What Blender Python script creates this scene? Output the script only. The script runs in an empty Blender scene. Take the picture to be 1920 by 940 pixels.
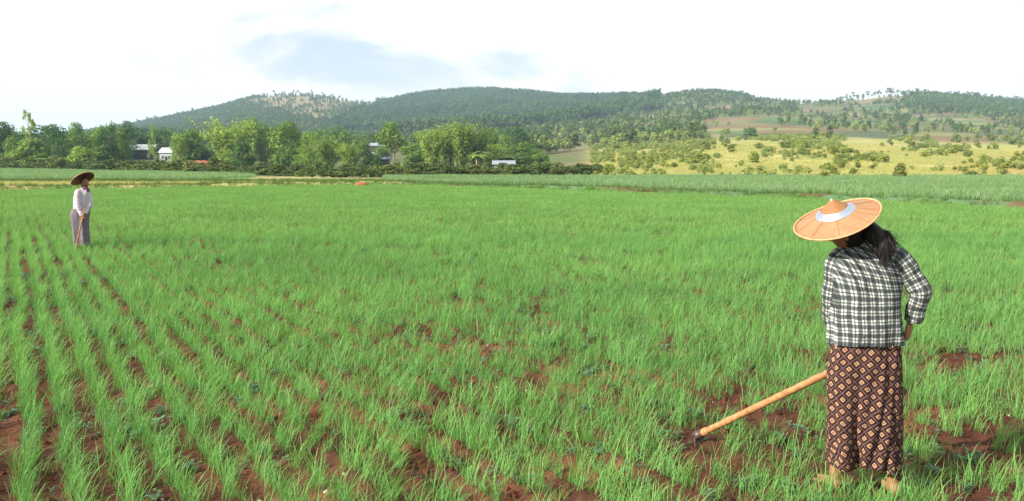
import bpy, math, random
import numpy as np
from mathutils import Vector, Matrix
R = math.radians
random.seed(7)
rng = np.random.default_rng(11)
sc = bpy.context.scene
COL = sc.collection

# ------------------------------------------------------------------ camera
F = 1867.0                     # focal length in photo pixels (1920 wide)
CAMZ = 1.7
PITCH = math.atan(162.0 / F)   # horizon 162 px above the picture's middle
cam_d = bpy.data.cameras.new("camera")
cam_d.sensor_width = 36.0
cam_d.lens = 36.0 * F / 1920.0
cam_d.clip_start = 0.05
cam_d.clip_end = 20000
cam = bpy.data.objects.new("camera", cam_d)
cam.location = (0, 0, CAMZ)
cam.rotation_euler = (math.pi / 2 - PITCH, 0, 0)
COL.objects.link(cam)
sc.camera = cam

# ------------------------------------------------------------------ sun, sky, exposure
SUN_EL = R(27)
SUN_DIR = Vector((-0.86, -0.51, 0)).normalized()
SUN_VEC = Vector((SUN_DIR.x * math.cos(SUN_EL), SUN_DIR.y * math.cos(SUN_EL), math.sin(SUN_EL)))
sun_d = bpy.data.lights.new("sun", 'SUN')
sun_d.energy = 5.0
sun_d.angle = R(0.5)
sun_d.color = (1.0, 0.90, 0.74)
sun = bpy.data.objects.new("sun", sun_d)
sun.rotation_euler = SUN_VEC.to_track_quat('Z', 'Y').to_euler()
sun.location = (-50, -40, 60)
COL.objects.link(sun)

w = bpy.data.worlds.new("World")
sc.world = w
w.use_nodes = True
nt = w.node_tree
nt.nodes.clear()
def nd(tree, typ, **kw):
    n = tree.nodes.new(typ)
    for k, v in kw.items():
        setattr(n, k, v)
    return n
out = nd(nt, 'ShaderNodeOutputWorld')
sky = nd(nt, 'ShaderNodeTexSky', sky_type='NISHITA', sun_disc=False, sun_elevation=SUN_EL,
         sun_rotation=math.atan2(SUN_DIR.x, SUN_DIR.y))
b_sky = nd(nt, 'ShaderNodeBackground'); b_sky.inputs[1].default_value = 0.085
b_cl = nd(nt, 'ShaderNodeBackground'); b_cl.inputs[1].default_value = 0.57
tc = nd(nt, 'ShaderNodeTexCoord')
mp = nd(nt, 'ShaderNodeMapping'); mp.inputs['Scale'].default_value = (1.0, 1.0, 2.6)
mp.inputs['Location'].default_value = (0.53, 0.2, 0.15)
nz = nd(nt, 'ShaderNodeTexNoise'); nz.inputs['Scale'].default_value = 5.5
nz.inputs['Detail'].default_value = 9; nz.inputs['Roughness'].default_value = 0.56; nz.inputs['Distortion'].default_value = 0.6
nt.links.new(tc.outputs['Generated'], mp.inputs[0]); nt.links.new(mp.outputs[0], nz.inputs['Vector'])
def wmath(op, a, b=None, c=None, clamp=False):
    n = nd(nt, 'ShaderNodeMath', operation=op, use_clamp=clamp)
    for i, v in enumerate((a, b, c)):
        if v is None: continue
        if isinstance(v, (int, float)): n.inputs[i].default_value = v
        else: nt.links.new(v, n.inputs[i])
    return n.outputs[0]
sep = nd(nt, 'ShaderNodeSeparateXYZ'); nt.links.new(tc.outputs['Generated'], sep.inputs[0])
def blob(az, el, sa, se, amp):
    a = wmath('DIVIDE', wmath('SUBTRACT', sep.outputs[0], az), sa)
    e = wmath('DIVIDE', wmath('SUBTRACT', sep.outputs[2], el), se)
    q = wmath('ADD', wmath('MULTIPLY', a, a), wmath('MULTIPLY', e, e))
    return wmath('MULTIPLY', wmath('POWER', 2.718, wmath('MULTIPLY', q, -1.0)), amp)
# openings and grey undersides between the bright clouds, low over the hills
m = wmath('ADD', wmath('MULTIPLY', nz.outputs['Fac'], 1.1), -0.085)
for args in ((-0.165, 0.108, 0.13, 0.036, 0.19), (0.01, 0.085, 0.17, 0.020, 0.17), (0.07, 0.155, 0.09, 0.03, -0.16),
             (-0.20, 0.140, 0.08, 0.025, 0.12), (0.37, 0.13, 0.17, 0.09, -0.22), (0.14, 0.16, 0.10, 0.03, -0.10), (-0.40, 0.12, 0.10, 0.08, -0.12), (-0.03, 0.125, 0.075, 0.017, -0.16), (0.12, 0.105, 0.07, 0.014, -0.12), (0.33, 0.08, 0.04, 0.012, 0.08)):
    m = wmath('ADD', m, blob(*args))
mr = nd(nt, 'ShaderNodeMapRange', interpolation_type='SMOOTHSTEP')
mr.inputs[1].default_value = 0.54; mr.inputs[2].default_value = 0.75
nt.links.new(m, mr.inputs[0])
cm = nd(nt, 'ShaderNodeMix', data_type='RGBA')
cm.inputs['A'].default_value = (1.0, 0.995, 0.98, 1); cm.inputs['B'].default_value = (0.74, 0.79, 0.92, 1)
nt.links.new(mr.outputs[0], cm.inputs['Factor'])
nt.links.new(cm.outputs['Result'], b_cl.inputs[0])
nt.links.new(sky.outputs[0], b_sky.inputs[0])
mx = nd(nt, 'ShaderNodeMixShader')
nt.links.new(wmath('SUBTRACT', 1.0, wmath('MULTIPLY', mr.outputs[0], 0.45)), mx.inputs[0])
nt.links.new(b_sky.outputs[0], mx.inputs[1]); nt.links.new(b_cl.outputs[0], mx.inputs[2])
nt.links.new(mx.outputs[0], out.inputs[0])

sc.view_settings.view_transform = 'Standard'
sc.view_settings.look = 'None'
sc.view_settings.gamma = 1.0
sc.view_settings.use_curve_mapping = False
sc.view_settings.exposure = 1.02
cy = sc.cycles
cy.max_bounces = 5; cy.diffuse_bounces = 3; cy.glossy_bounces = 2; cy.transmission_bounces = 3
cy.volume_bounces = 0; cy.transparent_max_bounces = 4
cy.use_denoising = True
cy.sample_clamp_indirect = 4.0
try:
    cy.denoiser = 'OPENIMAGEDENOISE'
except Exception:
    pass

# ------------------------------------------------------------------ helpers
CP, SP = math.cos(PITCH), math.sin(PITCH)
def W(px, py, D):
    """world point seen at photo pixel (px,py) at distance D along +Y"""
    u = (px - 960.0) / F; v = (470.0 - py) / F
    dx, dy, dz = u, CP + v * SP, -SP + v * CP
    s = D / dy
    return Vector((dx * s, D, CAMZ + dz * s))
def proj(x, y, z):
    """numpy: world -> photo pixel"""
    zz = z - CAMZ
    dep = y * CP - zz * SP
    up = y * SP + zz * CP
    return 960 + F * x / dep, 470 - F * up / dep

def hash2(ix, iy, seed):
    h = (ix.astype(np.int64) * 374761393 + iy.astype(np.int64) * 668265263 + seed * 982451653) & 0xFFFFFFFF
    h = ((h ^ (h >> 13)) * 1274126177) & 0xFFFFFFFF
    return ((h ^ (h >> 16)) & 0xFFFF) / 65535.0
def vnoise(x, y, seed=0):
    x = np.asarray(x, float); y = np.asarray(y, float)
    ix = np.floor(x).astype(np.int64); iy = np.floor(y).astype(np.int64)
    fx = x - ix; fy = y - iy
    fx = fx * fx * (3 - 2 * fx); fy = fy * fy * (3 - 2 * fy)
    a = hash2(ix, iy, seed); b = hash2(ix + 1, iy, seed); c = hash2(ix, iy + 1, seed); d = hash2(ix + 1, iy + 1, seed)
    return a + (b - a) * fx + (c - a) * fy + (a - b - c + d) * fx * fy
def fbm(x, y, seed=0, octv=4):
    s = 0; a = 0.5; f = 1.0; t = 0
    for i in range(octv):
        s = s + a * vnoise(np.asarray(x) * f, np.asarray(y) * f, seed + i * 17); t += a; a *= 0.5; f *= 2.03
    return s / t
def sstep(a, b, x):
    t = np.clip((np.asarray(x, float) - a) / (b - a), 0, 1)
    return t * t * (3 - 2 * t)

def mesh_np(name, v, f, mats=(), smooth=True, uv=None, attrs=None, cols=None, mat_idx=None):
    me = bpy.data.meshes.new(name)
    v = np.asarray(v, np.float32)
    if isinstance(f, np.ndarray):
        n, k = f.shape
        me.vertices.add(len(v)); me.vertices.foreach_set("co", v.ravel())
        me.loops.add(n * k); me.loops.foreach_set("vertex_index", f.astype(np.int32).ravel())
        me.polygons.add(n)
        me.polygons.foreach_set("loop_start", (np.arange(n) * k).astype(np.int32))
        me.update(calc_edges=True)
    else:
        me.from_pydata([tuple(p) for p in v], [], f)
    if smooth:
        me.polygons.foreach_set("use_smooth", np.ones(len(me.polygons), bool))
    if mat_idx is not None:
        me.polygons.foreach_set("material_index", np.asarray(mat_idx, np.int32))
    for m_ in mats:
        me.materials.append(m_)
    if uv is not None:
        ul = me.uv_layers.new(name="UVMap")
        li = np.empty(len(me.loops), np.int32); me.loops.foreach_get("vertex_index", li)
        ul.data.foreach_set("uv", np.asarray(uv, np.float32)[li].ravel())
    for k_, a in (attrs or {}).items():
        at = me.attributes.new(k_, 'FLOAT', 'POINT'); at.data.foreach_set("value", np.asarray(a, np.float32))
    if cols is not None:
        at = me.attributes.new("tone", 'FLOAT_COLOR', 'POINT')
        c4 = np.ones((len(v), 4), np.float32); c4[:, :3] = cols
        at.data.foreach_set("color", c4.ravel())
    me.update()
    return me

def obj(name, me, parent=None, label=None, cat=None, group=None, kind=None, loc=None):
    o = bpy.data.objects.new(name, me)
    COL.objects.link(o)
    if parent is not None: o.parent = parent
    if loc is not None: o.location = loc
    if label: o["label"] = label
    if cat: o["category"] = cat
    if group: o["group"] = group
    if kind: o["kind"] = kind
    return o

# ------------------------------------------------------------------ materials
def new_mat(name):
    m_ = bpy.data.materials.new(name); m_.use_nodes = True
    t = m_.node_tree; t.nodes.clear()
    return m_, t, nd(t, 'ShaderNodeOutputMaterial')
def lk(t, a, b): t.links.new(a, b)
def mixc(t, fac, a, b, blend='MIX'):
    n = nd(t, 'ShaderNodeMix', data_type='RGBA', blend_type=blend)
    for key, v in (('Factor', fac), ('A', a), ('B', b)):
        if isinstance(v, (int, float)): n.inputs[key].default_value = v
        elif isinstance(v, tuple): n.inputs[key].default_value = (*v[:3], 1)
        else: lk(t, v, n.inputs[key])
    return n.outputs['Result']
def mth(t, op, a, b=0.0, clamp=False):
    n = nd(t, 'ShaderNodeMath', operation=op, use_clamp=clamp)
    for i, v in enumerate((a, b)):
        if isinstance(v, (int, float)): n.inputs[i].default_value = v
        else: lk(t, v, n.inputs[i])
    return n.outputs[0]
def noise(t, vec, scale, detail=3, rough=0.5):
    n = nd(t, 'ShaderNodeTexNoise'); n.inputs['Scale'].default_value = scale
    n.inputs['Detail'].default_value = detail; n.inputs['Roughness'].default_value = rough
    if vec is not None: lk(t, vec, n.inputs['Vector'])
    return n.outputs['Fac']
def bsdf(t, out_, col, rough=0.8, spec=0.2, bump=None, bump_s=0.3, dist=0.01, metal=0.0):
    p = nd(t, 'ShaderNodeBsdfPrincipled')
    if isinstance(col, tuple): p.inputs['Base Color'].default_value = (*col[:3], 1)
    else: lk(t, col, p.inputs['Base Color'])
    if isinstance(rough, (int, float)): p.inputs['Roughness'].default_value = rough
    else: lk(t, rough, p.inputs['Roughness'])
    p.inputs['Specular IOR Level'].default_value = spec; p.inputs['Metallic'].default_value = metal
    if bump is not None:
        b = nd(t, 'ShaderNodeBump'); b.inputs['Strength'].default_value = bump_s; b.inputs['Distance'].default_value = dist
        lk(t, bump, b.inputs['Height']); lk(t, b.outputs[0], p.inputs['Normal'])
    lk(t, p.outputs[0], out_.inputs[0])
    return p
def simple_mat(name, a, b, scale=20, rough=0.8, spec=0.2, bump_s=0.2, dist=0.01, metal=0.0, coord='Object'):
    m_, t, o_ = new_mat(name)
    c = nd(t, 'ShaderNodeTexCoord')
    f = noise(t, c.outputs[coord], scale, 5, 0.6)
    r = nd(t, 'ShaderNodeMapRange'); r.inputs[1].default_value = 0.3; r.inputs[2].default_value = 0.7; lk(t, f, r.inputs[0])
    bsdf(t, o_, mixc(t, r.outputs[0], a, b), rough, spec, f, bump_s, dist, metal)
    return m_

def leaf_mat(name, a, b, trans=0.3, blade=False, use_color=False, use_tint=False, rough=0.55, spec=0.15):
    """leaves: every leaf (island) its own tone; tint of the plant; thin and translucent"""
    m_, t, o_ = new_mat(name)
    g = nd(t, 'ShaderNodeNewGeometry')
    rnd = g.outputs['Random Per Island']
    oi = nd(t, 'ShaderNodeObjectInfo')
    if use_tint:
        at = nd(t, 'ShaderNodeAttribute', attribute_type='INSTANCER', attribute_name='tint')
        plant = at.outputs['Fac']
    else:
        plant = oi.outputs['Random']
    fac = mth(t, 'ADD', mth(t, 'MULTIPLY', rnd, 0.5), mth(t, 'MULTIPLY', plant, 0.5))
    col = mixc(t, fac, a, b)
    if use_color:
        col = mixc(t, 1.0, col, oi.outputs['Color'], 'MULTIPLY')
    if blade:
        h = nd(t, 'ShaderNodeAttribute', attribute_type='GEOMETRY', attribute_name='h')
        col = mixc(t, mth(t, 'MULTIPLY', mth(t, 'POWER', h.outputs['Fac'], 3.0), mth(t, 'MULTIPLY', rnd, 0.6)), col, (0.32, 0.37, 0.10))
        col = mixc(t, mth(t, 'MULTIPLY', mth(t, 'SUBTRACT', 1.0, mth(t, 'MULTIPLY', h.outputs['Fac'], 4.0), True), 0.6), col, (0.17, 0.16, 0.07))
        dry = mth(t, 'GREATER_THAN', rnd, 0.93)
        col = mixc(t, mth(t, 'MULTIPLY', dry, 0.7), col, (0.34, 0.27, 0.10))
    p = nd(t, 'ShaderNodeBsdfPrincipled'); lk(t, col, p.inputs['Base Color'])
    p.inputs['Roughness'].default_value = rough; p.inputs['Specular IOR Level'].default_value = spec
    tr = nd(t, 'ShaderNodeBsdfTranslucent'); lk(t, mixc(t, 1.0, col, (1.12, 1.15, 0.72), 'MULTIPLY'), tr.inputs[0])
    ms = nd(t, 'ShaderNodeMixShader'); ms.inputs[0].default_value = trans
    lk(t, p.outputs[0], ms.inputs[1]); lk(t, tr.outputs[0], ms.inputs[2]); lk(t, ms.outputs[0], o_.inputs[0])
    return m_

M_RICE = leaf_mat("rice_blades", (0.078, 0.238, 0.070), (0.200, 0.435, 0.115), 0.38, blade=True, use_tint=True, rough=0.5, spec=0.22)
M_CROP = leaf_mat("maize_blades", (0.085, 0.20, 0.095), (0.20, 0.34, 0.16), 0.3, blade=True, use_tint=True, rough=0.5, spec=0.25)
M_DRYG = leaf_mat("dry_grass", (0.25, 0.29, 0.09), (0.46, 0.44, 0.175), 0.3, use_tint=True)
M_GRASS = leaf_mat("bank_grass", (0.05, 0.10, 0.03), (0.12, 0.20, 0.05), 0.3, use_tint=True)
M_WEED = leaf_mat("weed_leaves", (0.060, 0.145, 0.075), (0.13, 0.24, 0.13), 0.25, use_tint=True, rough=0.5, spec=0.25)
M_LEAF = leaf_mat("tree_leaves", (0.060, 0.125, 0.028), (0.26, 0.36, 0.075), 0.28, use_color=True)
M_BUSH = leaf_mat("bush_leaves", (0.085, 0.13, 0.04), (0.27, 0.31, 0.10), 0.25, use_color=True)
M_PINE = leaf_mat("hill_tree_leaves", (0.020, 0.048, 0.018), (0.13, 0.20, 0.055), 0.18, use_tint=True, rough=0.8, spec=0.05)
M_SCRUB = leaf_mat("hill_scrub_leaves", (0.08, 0.13, 0.04), (0.32, 0.38, 0.12), 0.2, use_tint=True, rough=0.8, spec=0.05)
M_BARK = simple_mat("bark", (0.16, 0.12, 0.085), (0.30, 0.25, 0.19), 6, 0.9, 0.1, 0.5, 0.05)

# ground: tones per place carried by the mesh, grain from noise
def ground_mat(name, scale, bump_s, dist, contrast=0.5):
    m_, t, o_ = new_mat(name)
    at = nd(t, 'ShaderNodeAttribute', attribute_type='GEOMETRY', attribute_name='tone')
    c = nd(t, 'ShaderNodeTexCoord')
    f1 = noise(t, c.outputs['Object'], scale, 6, 0.65)
    f2 = noise(t, c.outputs['Object'], scale * 7, 4, 0.6)
    f = mth(t, 'ADD', mth(t, 'MULTIPLY', f1, 0.6), mth(t, 'MULTIPLY', f2, 0.4))
    k = mth(t, 'ADD', 1.0 - contrast, mth(t, 'MULTIPLY', f, 2 * contrast))
    cmb = nd(t, 'ShaderNodeCombineXYZ')
    for i in range(3): lk(t, k, cmb.inputs[i])
    col = mixc(t, 1.0, at.outputs['Color'], cmb.outputs[0], 'MULTIPLY')
    bsdf(t, o_, col, 0.95, 0.08, f, bump_s, dist)
    return m_
M_SOIL = ground_mat("red_soil", 9.0, 0.9, 0.03, 0.75)
M_LAND = ground_mat("hill_ground", 0.06, 0.5, 0.6, 0.55)

# ------------------------------------------------------------------ terrain (real heights, metres)
LV = [
 (117, [(-600, 335.1), (2600, 335.1)]),
 (160, [(-600, 327.8), (1050, 327.8), (1130, 326.5), (1300, 322), (1600, 323), (1920, 325), (2600, 326)]),
 (220, [(-600, 322.4), (1000, 322.4), (1130, 315), (1250, 306), (1400, 303), (1600, 304), (1750, 306), (1920, 311), (2600, 315)]),
 (340, [(-600, 315), (400, 313.5), (800, 314.5), (950, 313), (1050, 307), (1130, 299), (1250, 286), (1350, 279), (1500, 279), (1700, 283), (1920, 291), (2600, 296)]),
 (600, [(-600, 297), (0, 294), (270, 289), (700, 290), (900, 289), (1050, 281), (1130, 275), (1250, 268), (1300, 264), (1450, 258), (1600, 260), (1750, 268), (1920, 272), (2600, 276)]),
 (1000, [(-600, 288), (0, 280), (300, 276), (700, 270), (900, 264), (1050, 256), (1200, 246), (1400, 237), (1600, 239), (1920, 241), (2600, 250)]),
 (1500, [(-600, 285), (0, 275), (300, 258), (540, 246), (700, 254), (800, 250), (960, 243), (1100, 231), (1250, 217), (1400, 208), (1600, 213), (1750, 209), (1920, 215), (2600, 225)]),
 (2000, [(-600, 284), (0, 270), (240, 252), (400, 231), (540, 213), (680, 224), (760, 222), (900, 207), (1000, 208), (1100, 207), (1200, 195), (1250, 184), (1290, 176), (1340, 174),
         (1390, 180), (1420, 188), (1480, 194), (1530, 196), (1580, 193), (1640, 187), (1700, 181), (1760, 185), (1800, 184), (1850, 190), (1920, 195), (2600, 205)]),
 (2600, [(-600, 280), (0, 268), (130, 256), (240, 240), (300, 228), (360, 215), (420, 203), (480, 187), (540, 179), (600, 182), (650, 192), (700, 200), (740, 202), (780, 194), (830, 187), (880, 182),
         (930, 181), (980, 184), (1040, 188), (1100, 190), (1180, 191), (1230, 195), (1300, 205), (1500, 220), (1920, 222), (2600, 225)]),
 (3600, [(-600, 282), (0, 272), (540, 232), (930, 230), (1400, 240), (1920, 250), (2600, 260)]),
 (6500, [(-600, 302), (2600, 302)]),
]
PXG = np.linspace(-600, 2600, 1601)
def _lv(poly):
    a = np.interp(PXG, [p[0] for p in poly], [p[1] for p in poly])
    k = np.exp(-0.5 * (np.arange(-12, 13) / 5.0) ** 2); k /= k.sum()
    return np.convolve(np.pad(a, 12, mode='edge'), k, mode='valid')
LVD = np.log(np.array([d for d, _ in LV])); LVP = np.array([_lv(p) for _, p in LV])
def terrain_z(x, y):
    x = np.asarray(x, float); y = np.asarray(y, float)
    D = np.maximum(y, 1.0)
    px = np.clip(960 + F * x / D, -600, 2600)
    ld = np.clip(np.log(D), LVD[0], LVD[-1])
    k = np.clip(np.searchsorted(LVD, ld) - 1, 0, len(LVD) - 2)
    t = (ld - LVD[k]) / (LVD[k + 1] - LVD[k])
    i = (px + 600) / 2.0
    i0 = np.clip(np.floor(i).astype(int), 0, 1599); fi = i - i0
    def g(kk): return LVP[kk, i0] * (1 - fi) + LVP[kk, i0 + 1] * fi
    n = len(LVD)
    p0, p1, p2, p3 = g(np.maximum(k - 1, 0)), g(k), g(k + 1), g(np.minimum(k + 2, n - 1))
    # slope-limited cubic
    dl = np.diff(LVD)
    s01 = (p1 - p0) / dl[np.maximum(k - 1, 0)]; s12 = (p2 - p1) / dl[k]; s23 = (p3 - p2) / dl[np.minimum(k + 1, n - 2)]
    m1 = np.where(s01 * s12 > 0, 2 * s01 * s12 / (s01 + s12 + 1e-12), 0); m2 = np.where(s12 * s23 > 0, 2 * s12 * s23 / (s12 + s23 + 1e-12), 0)
    h = dl[k]; t2 = t * t; t3 = t2 * t
    py = (2*t3-3*t2+1)*p1 + (t3-2*t2+t)*h*m1 + (-2*t3+3*t2)*p2 + (t3-t2)*h*m2
    z = CAMZ + D * (308 - py) / F
    z = np.where(D <= 117, 0.0, z)
    amp = sstep(200, 1500, D)
    z = z + amp * ((fbm(x / 230, y / 330, 3, 4) - 0.5) * 20 + (fbm(x / 30, y / 30, 9, 3) - 0.5) * 3) * sstep(0.0, 20.0, z)
    z = z + (fbm(x / 14, y / 14, 5, 3) - 0.5) * 0.25 * sstep(120, 200, D)
    return z
def hit(px, py, d0=100.0, d1=2700.0):
    """first terrain point seen at a photo pixel"""
    D = np.exp(np.linspace(math.log(d0), math.log(d1), 1500))
    u = (px - 960) / F; v = (470 - py) / F
    dy = CP + v * SP; s = D / dy
    zr = CAMZ + (-SP + v * CP) * s; xr = u * s
    zt = terrain_z(xr, D)
    k = np.argmax(zt >= zr)
    if not (zt >= zr).any(): k = len(D) - 1
    return Vector((xr[k], D[k], zt[k]))

# the far edge of the rice field, and of the strips behind it, as photo rows per column on level ground
def edge_py(px):
    return np.interp(px, [-300, 0, 400, 680, 800, 1000, 1200, 1500, 1920, 2300], [364, 358, 352, 347, 349, 356, 363, 375, 392, 408])
def in_rice(x, y):
    px = 960 + F * x / np.maximum(y, 0.1); py = 308 + F * CAMZ / np.maximum(y, 0.1)
    return py > edge_py(px) + (vnoise(x * 0.8, y * 0.1, 77) - 0.5) * 3.0

ROW_A = math.atan((960 - 25) / F)          # planting rows run off to the far left corner
RD = np.array((-math.sin(ROW_A), math.cos(ROW_A))); RN = np.array((math.cos(ROW_A), math.sin(ROW_A)))
ROW_S = 0.235

def land_tone(x, y, z):
    """what the ground is made of, place by place (base colours, cloud shade on the hills included)"""
    n = len(x)
    D = np.maximum(y, 1.0)
    px, py = proj(x, D, z)
    n1 = fbm(x / 60, y / 60, 21, 4); n2 = fbm(x / 9, y / 9, 31, 4); n3 = fbm(x / 220, y / 220, 41, 3)
    c = np.zeros((n, 3))
    c[:] = (0.085, 0.115, 0.045)  # dark olive base, cloud shade worked into the hill colour
    def put(mask, col, k=1.0):
        mk = (np.clip(mask, 0, 1) * k)[:, None]
        c[:] = c * (1 - mk) + np.array(col) * mk
    # hills: olive scrub and bare brown
    put(sstep(0.45, 0.65, n1), (0.15, 0.155, 0.07))
    put(sstep(0.5, 0.7, n3), (0.24, 0.16, 0.10), 0.5)
    # terraced plots on the slope to the right: long plots across the slope, dulled to carry cloud shade
    zz = z + 6 * n3
    terr = np.floor(zz / 3.2); plot = np.floor(x / 70 + hash2(terr, terr * 0 + 3, 5) * 7)
    hsh = hash2(plot, terr, 8)
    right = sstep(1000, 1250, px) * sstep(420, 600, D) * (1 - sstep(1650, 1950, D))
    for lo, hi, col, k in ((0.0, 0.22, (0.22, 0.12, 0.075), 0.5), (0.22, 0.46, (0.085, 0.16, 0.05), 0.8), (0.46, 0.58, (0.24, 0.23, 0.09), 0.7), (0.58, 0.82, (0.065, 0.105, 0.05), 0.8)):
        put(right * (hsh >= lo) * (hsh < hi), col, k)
    # sunlit dry slope: golden grass
    gold = sstep(1080, 1170, px) * (1 - sstep(520, 680, D + 120 * (n1 - 0.5))) * sstep(112, 124, D)
    put(gold, (0.40, 0.375, 0.15))
    put(gold * sstep(0.52, 0.60, fbm(x / 45, z * 0.9 + x * 0.01, 25, 3)), (0.24, 0.25, 0.085), 0.75)
    put(gold * sstep(0.62, 0.68, fbm(x / 30, z * 1.3, 26, 3)), (0.33, 0.22, 0.11), 0.6)
    put(gold * sstep(0.50, 0.64, n2), (0.25, 0.29, 0.08), 0.75)
    put(gold * sstep(0.48, 0.60, fbm(x / 25, y / 12, 23, 4)), (0.27, 0.29, 0.085), 0.6)
    put(gold * sstep(0.60, 0.72, n1), (0.40, 0.22, 0.12), 0.5)
    put(gold * sstep(1720, 1850, px) * sstep(300, 318, py), (0.40, 0.20, 0.11), 0.55)
    # bare clearing on the hill on the left
    e = ((px - 592) / 135) ** 2 + ((py - 195) / 26) ** 2
    put((1 - sstep(0.5, 1.5, e + 2.2 * (n1 - 0.5) + 1.4 * (fbm(x / 20, y / 20, 24, 3) - 0.5))) * (D > 1600), (0.26, 0.195, 0.12), 0.8)
    # village ground
    left = 1 - sstep(1000, 1120, px)
    put(left * (1 - sstep(500, 800, D)), (0.10, 0.13, 0.05))
    # strips behind the rice on the left
    nn = (fbm(x / 3, y / 3, 52, 3) - 0.5) * 2
    row = py + nn
    strips = left * (D < 420)
    put(strips * (row > 317.5) * (row < 339) * (px < 470), (0.13, 0.24, 0.06))
    put(strips * (row > 331) * (row < 339) * (px >= 470), (0.29, 0.27, 0.12))
    put(strips * (row > 341) , (0.32, 0.31, 0.115))
    put(strips * (row > 341) * (px < 330) * sstep(0.35, 0.6, n2), (0.34, 0.24, 0.13), 0.7)
    put(strips * (row > 339) * (row <= 341), (0.05, 0.085, 0.03))
    return c

# land sheet, fan-shaped grid that goes out past the hills, plus the flat all round
az = np.concatenate([np.linspace(-0.75, 0.75, 641)])
ld = np.exp(np.concatenate([np.linspace(math.log(95), math.log(330), 90), np.linspace(math.log(330), math.log(3000), 250)[1:], np.linspace(math.log(3000), math.log(7000), 14)[1:]]))
T, DD = np.meshgrid(az, ld)
X = T * DD; Y = DD.copy(); Z = terrain_z(X.ravel(), Y.ravel()).reshape(X.shape) - 0.16 * (1 - sstep(112, 124, Y))
nr, nc = X.shape
idx = np.arange(nr * nc).reshape(nr, nc)
fq = np.stack([idx[:-1, :-1], idx[:-1, 1:], idx[1:, 1:], idx[1:, :-1]], -1).reshape(-1, 4)
V = np.stack([X, Y, Z], -1).reshape(-1, 3)
V_HILL_TOP = V[:, 2].max(); HAZE = 0.000125
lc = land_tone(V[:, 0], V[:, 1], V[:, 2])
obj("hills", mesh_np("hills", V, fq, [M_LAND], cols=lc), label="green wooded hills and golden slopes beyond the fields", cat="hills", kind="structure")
gv = np.array([(-9000, -9000, -0.4), (9000, -9000, -0.4), (9000, 9000, -0.4), (-9000, 9000, -0.4)])
obj("ground", mesh_np("ground", gv, np.array([[0, 1, 2, 3]]), [M_LAND], cols=np.tile((0.13, 0.15, 0.055), (4, 1))),
    label="level farmland all round the rice field", cat="ground", kind="structure")

# field soil: fine grid near the camera, clods and planting ridges
az = np.linspace(-0.95, 0.95, 470)
ld = np.exp(np.linspace(math.log(3.0), math.log(126), 470))
T, DD = np.meshgrid(az, ld); X = (T * DD).ravel(); Y = DD.ravel()
q = X * RN[0] + Y * RN[1]
ph = q / ROW_S
near = 1 - sstep(25, 60, Y)
Z = 0.012 * np.cos(2 * math.pi * ph) * near
Z += ((fbm(X / 0.35, Y / 0.35, 61, 4) - 0.5) * 0.065 + (np.abs(fbm(X / 0.12, Y / 0.12, 62, 3) - 0.5)) * 0.07) * near
Z += (fbm(X / 2.5, Y / 2.5, 63, 3) - 0.5) * 0.06 * near
Z[Y > 110] -= 0.0
ric = in_rice(X, Y).astype(float)
px = 960 + F * X / Y; py = 308 + F * CAMZ / Y
c = np.zeros((len(X), 3)); c[:] = (0.076, 0.032, 0.022)
k = sstep(0.45, 0.7, fbm(X / 0.5, Y / 0.5, 64, 4))[:, None]; c = c * (1 - k) + np.array((0.145, 0.059, 0.037)) * k
k = (sstep(18, 45, Y) * ric)[:, None] * 0.75; c = c * (1 - k) + np.array((0.10, 0.17, 0.045)) * k
oth = land_tone(X, Y, np.zeros_like(X))
rgt = sstep(690, 800, px)[:, None]
n2 = fbm(X / 2, Y / 2, 66, 3)
bl = np.array((0.10, 0.19, 0.09)) * np.ones_like(c)
k = (sstep(0.5, 0.7, n2) * (1 - sstep(1.0, 5.0, edge_py(px) - py)))[:, None]
bl = bl * (1 - k) + np.array((0.15, 0.09, 0.05)) * k
tan = ((px < 1080) * (py < 340) * (fbm(X / 40, Y / 4, 67, 2) > 0.48))[:, None]
bl = np.where(tan, np.array((0.29, 0.25, 0.12)), bl)
oth = oth * (1 - rgt) + bl * rgt
c = np.where(ric[:, None] > 0.5, c, oth)
# low banks between the plots
e = edge_py(px) - py
Z += 0.22 * np.exp(-((e - 2.0) / 1.6) ** 2) * (Y > 30) * (0.6 + 0.8 * vnoise(X / 3, Y / 3, 68))
n = 470; idx = np.arange(n * n).reshape(n, n)
fq = np.stack([idx[:-1, :-1], idx[:-1, 1:], idx[1:, 1:], idx[1:, :-1]], -1).reshape(-1, 4)
SOILV = np.stack([X, Y, Z], -1)
obj("field", mesh_np("field", SOILV, fq, [M_SOIL], cols=c), label="red-brown earth of the rice field with low banks", cat="field", kind="structure")
LOGA, LOGB = math.log(3.0), math.log(126)
def soil_z(x, y):
    i = np.clip(((np.log(np.maximum(y, 3.0)) - LOGA) / (LOGB - LOGA) * (n - 1)).round().astype(int), 0, n - 1)
    j = np.clip(((x / np.maximum(y, 3.0) + 0.95) / 1.9 * (n - 1)).round().astype(int), 0, n - 1)
    return Z[i * n + j]

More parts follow.
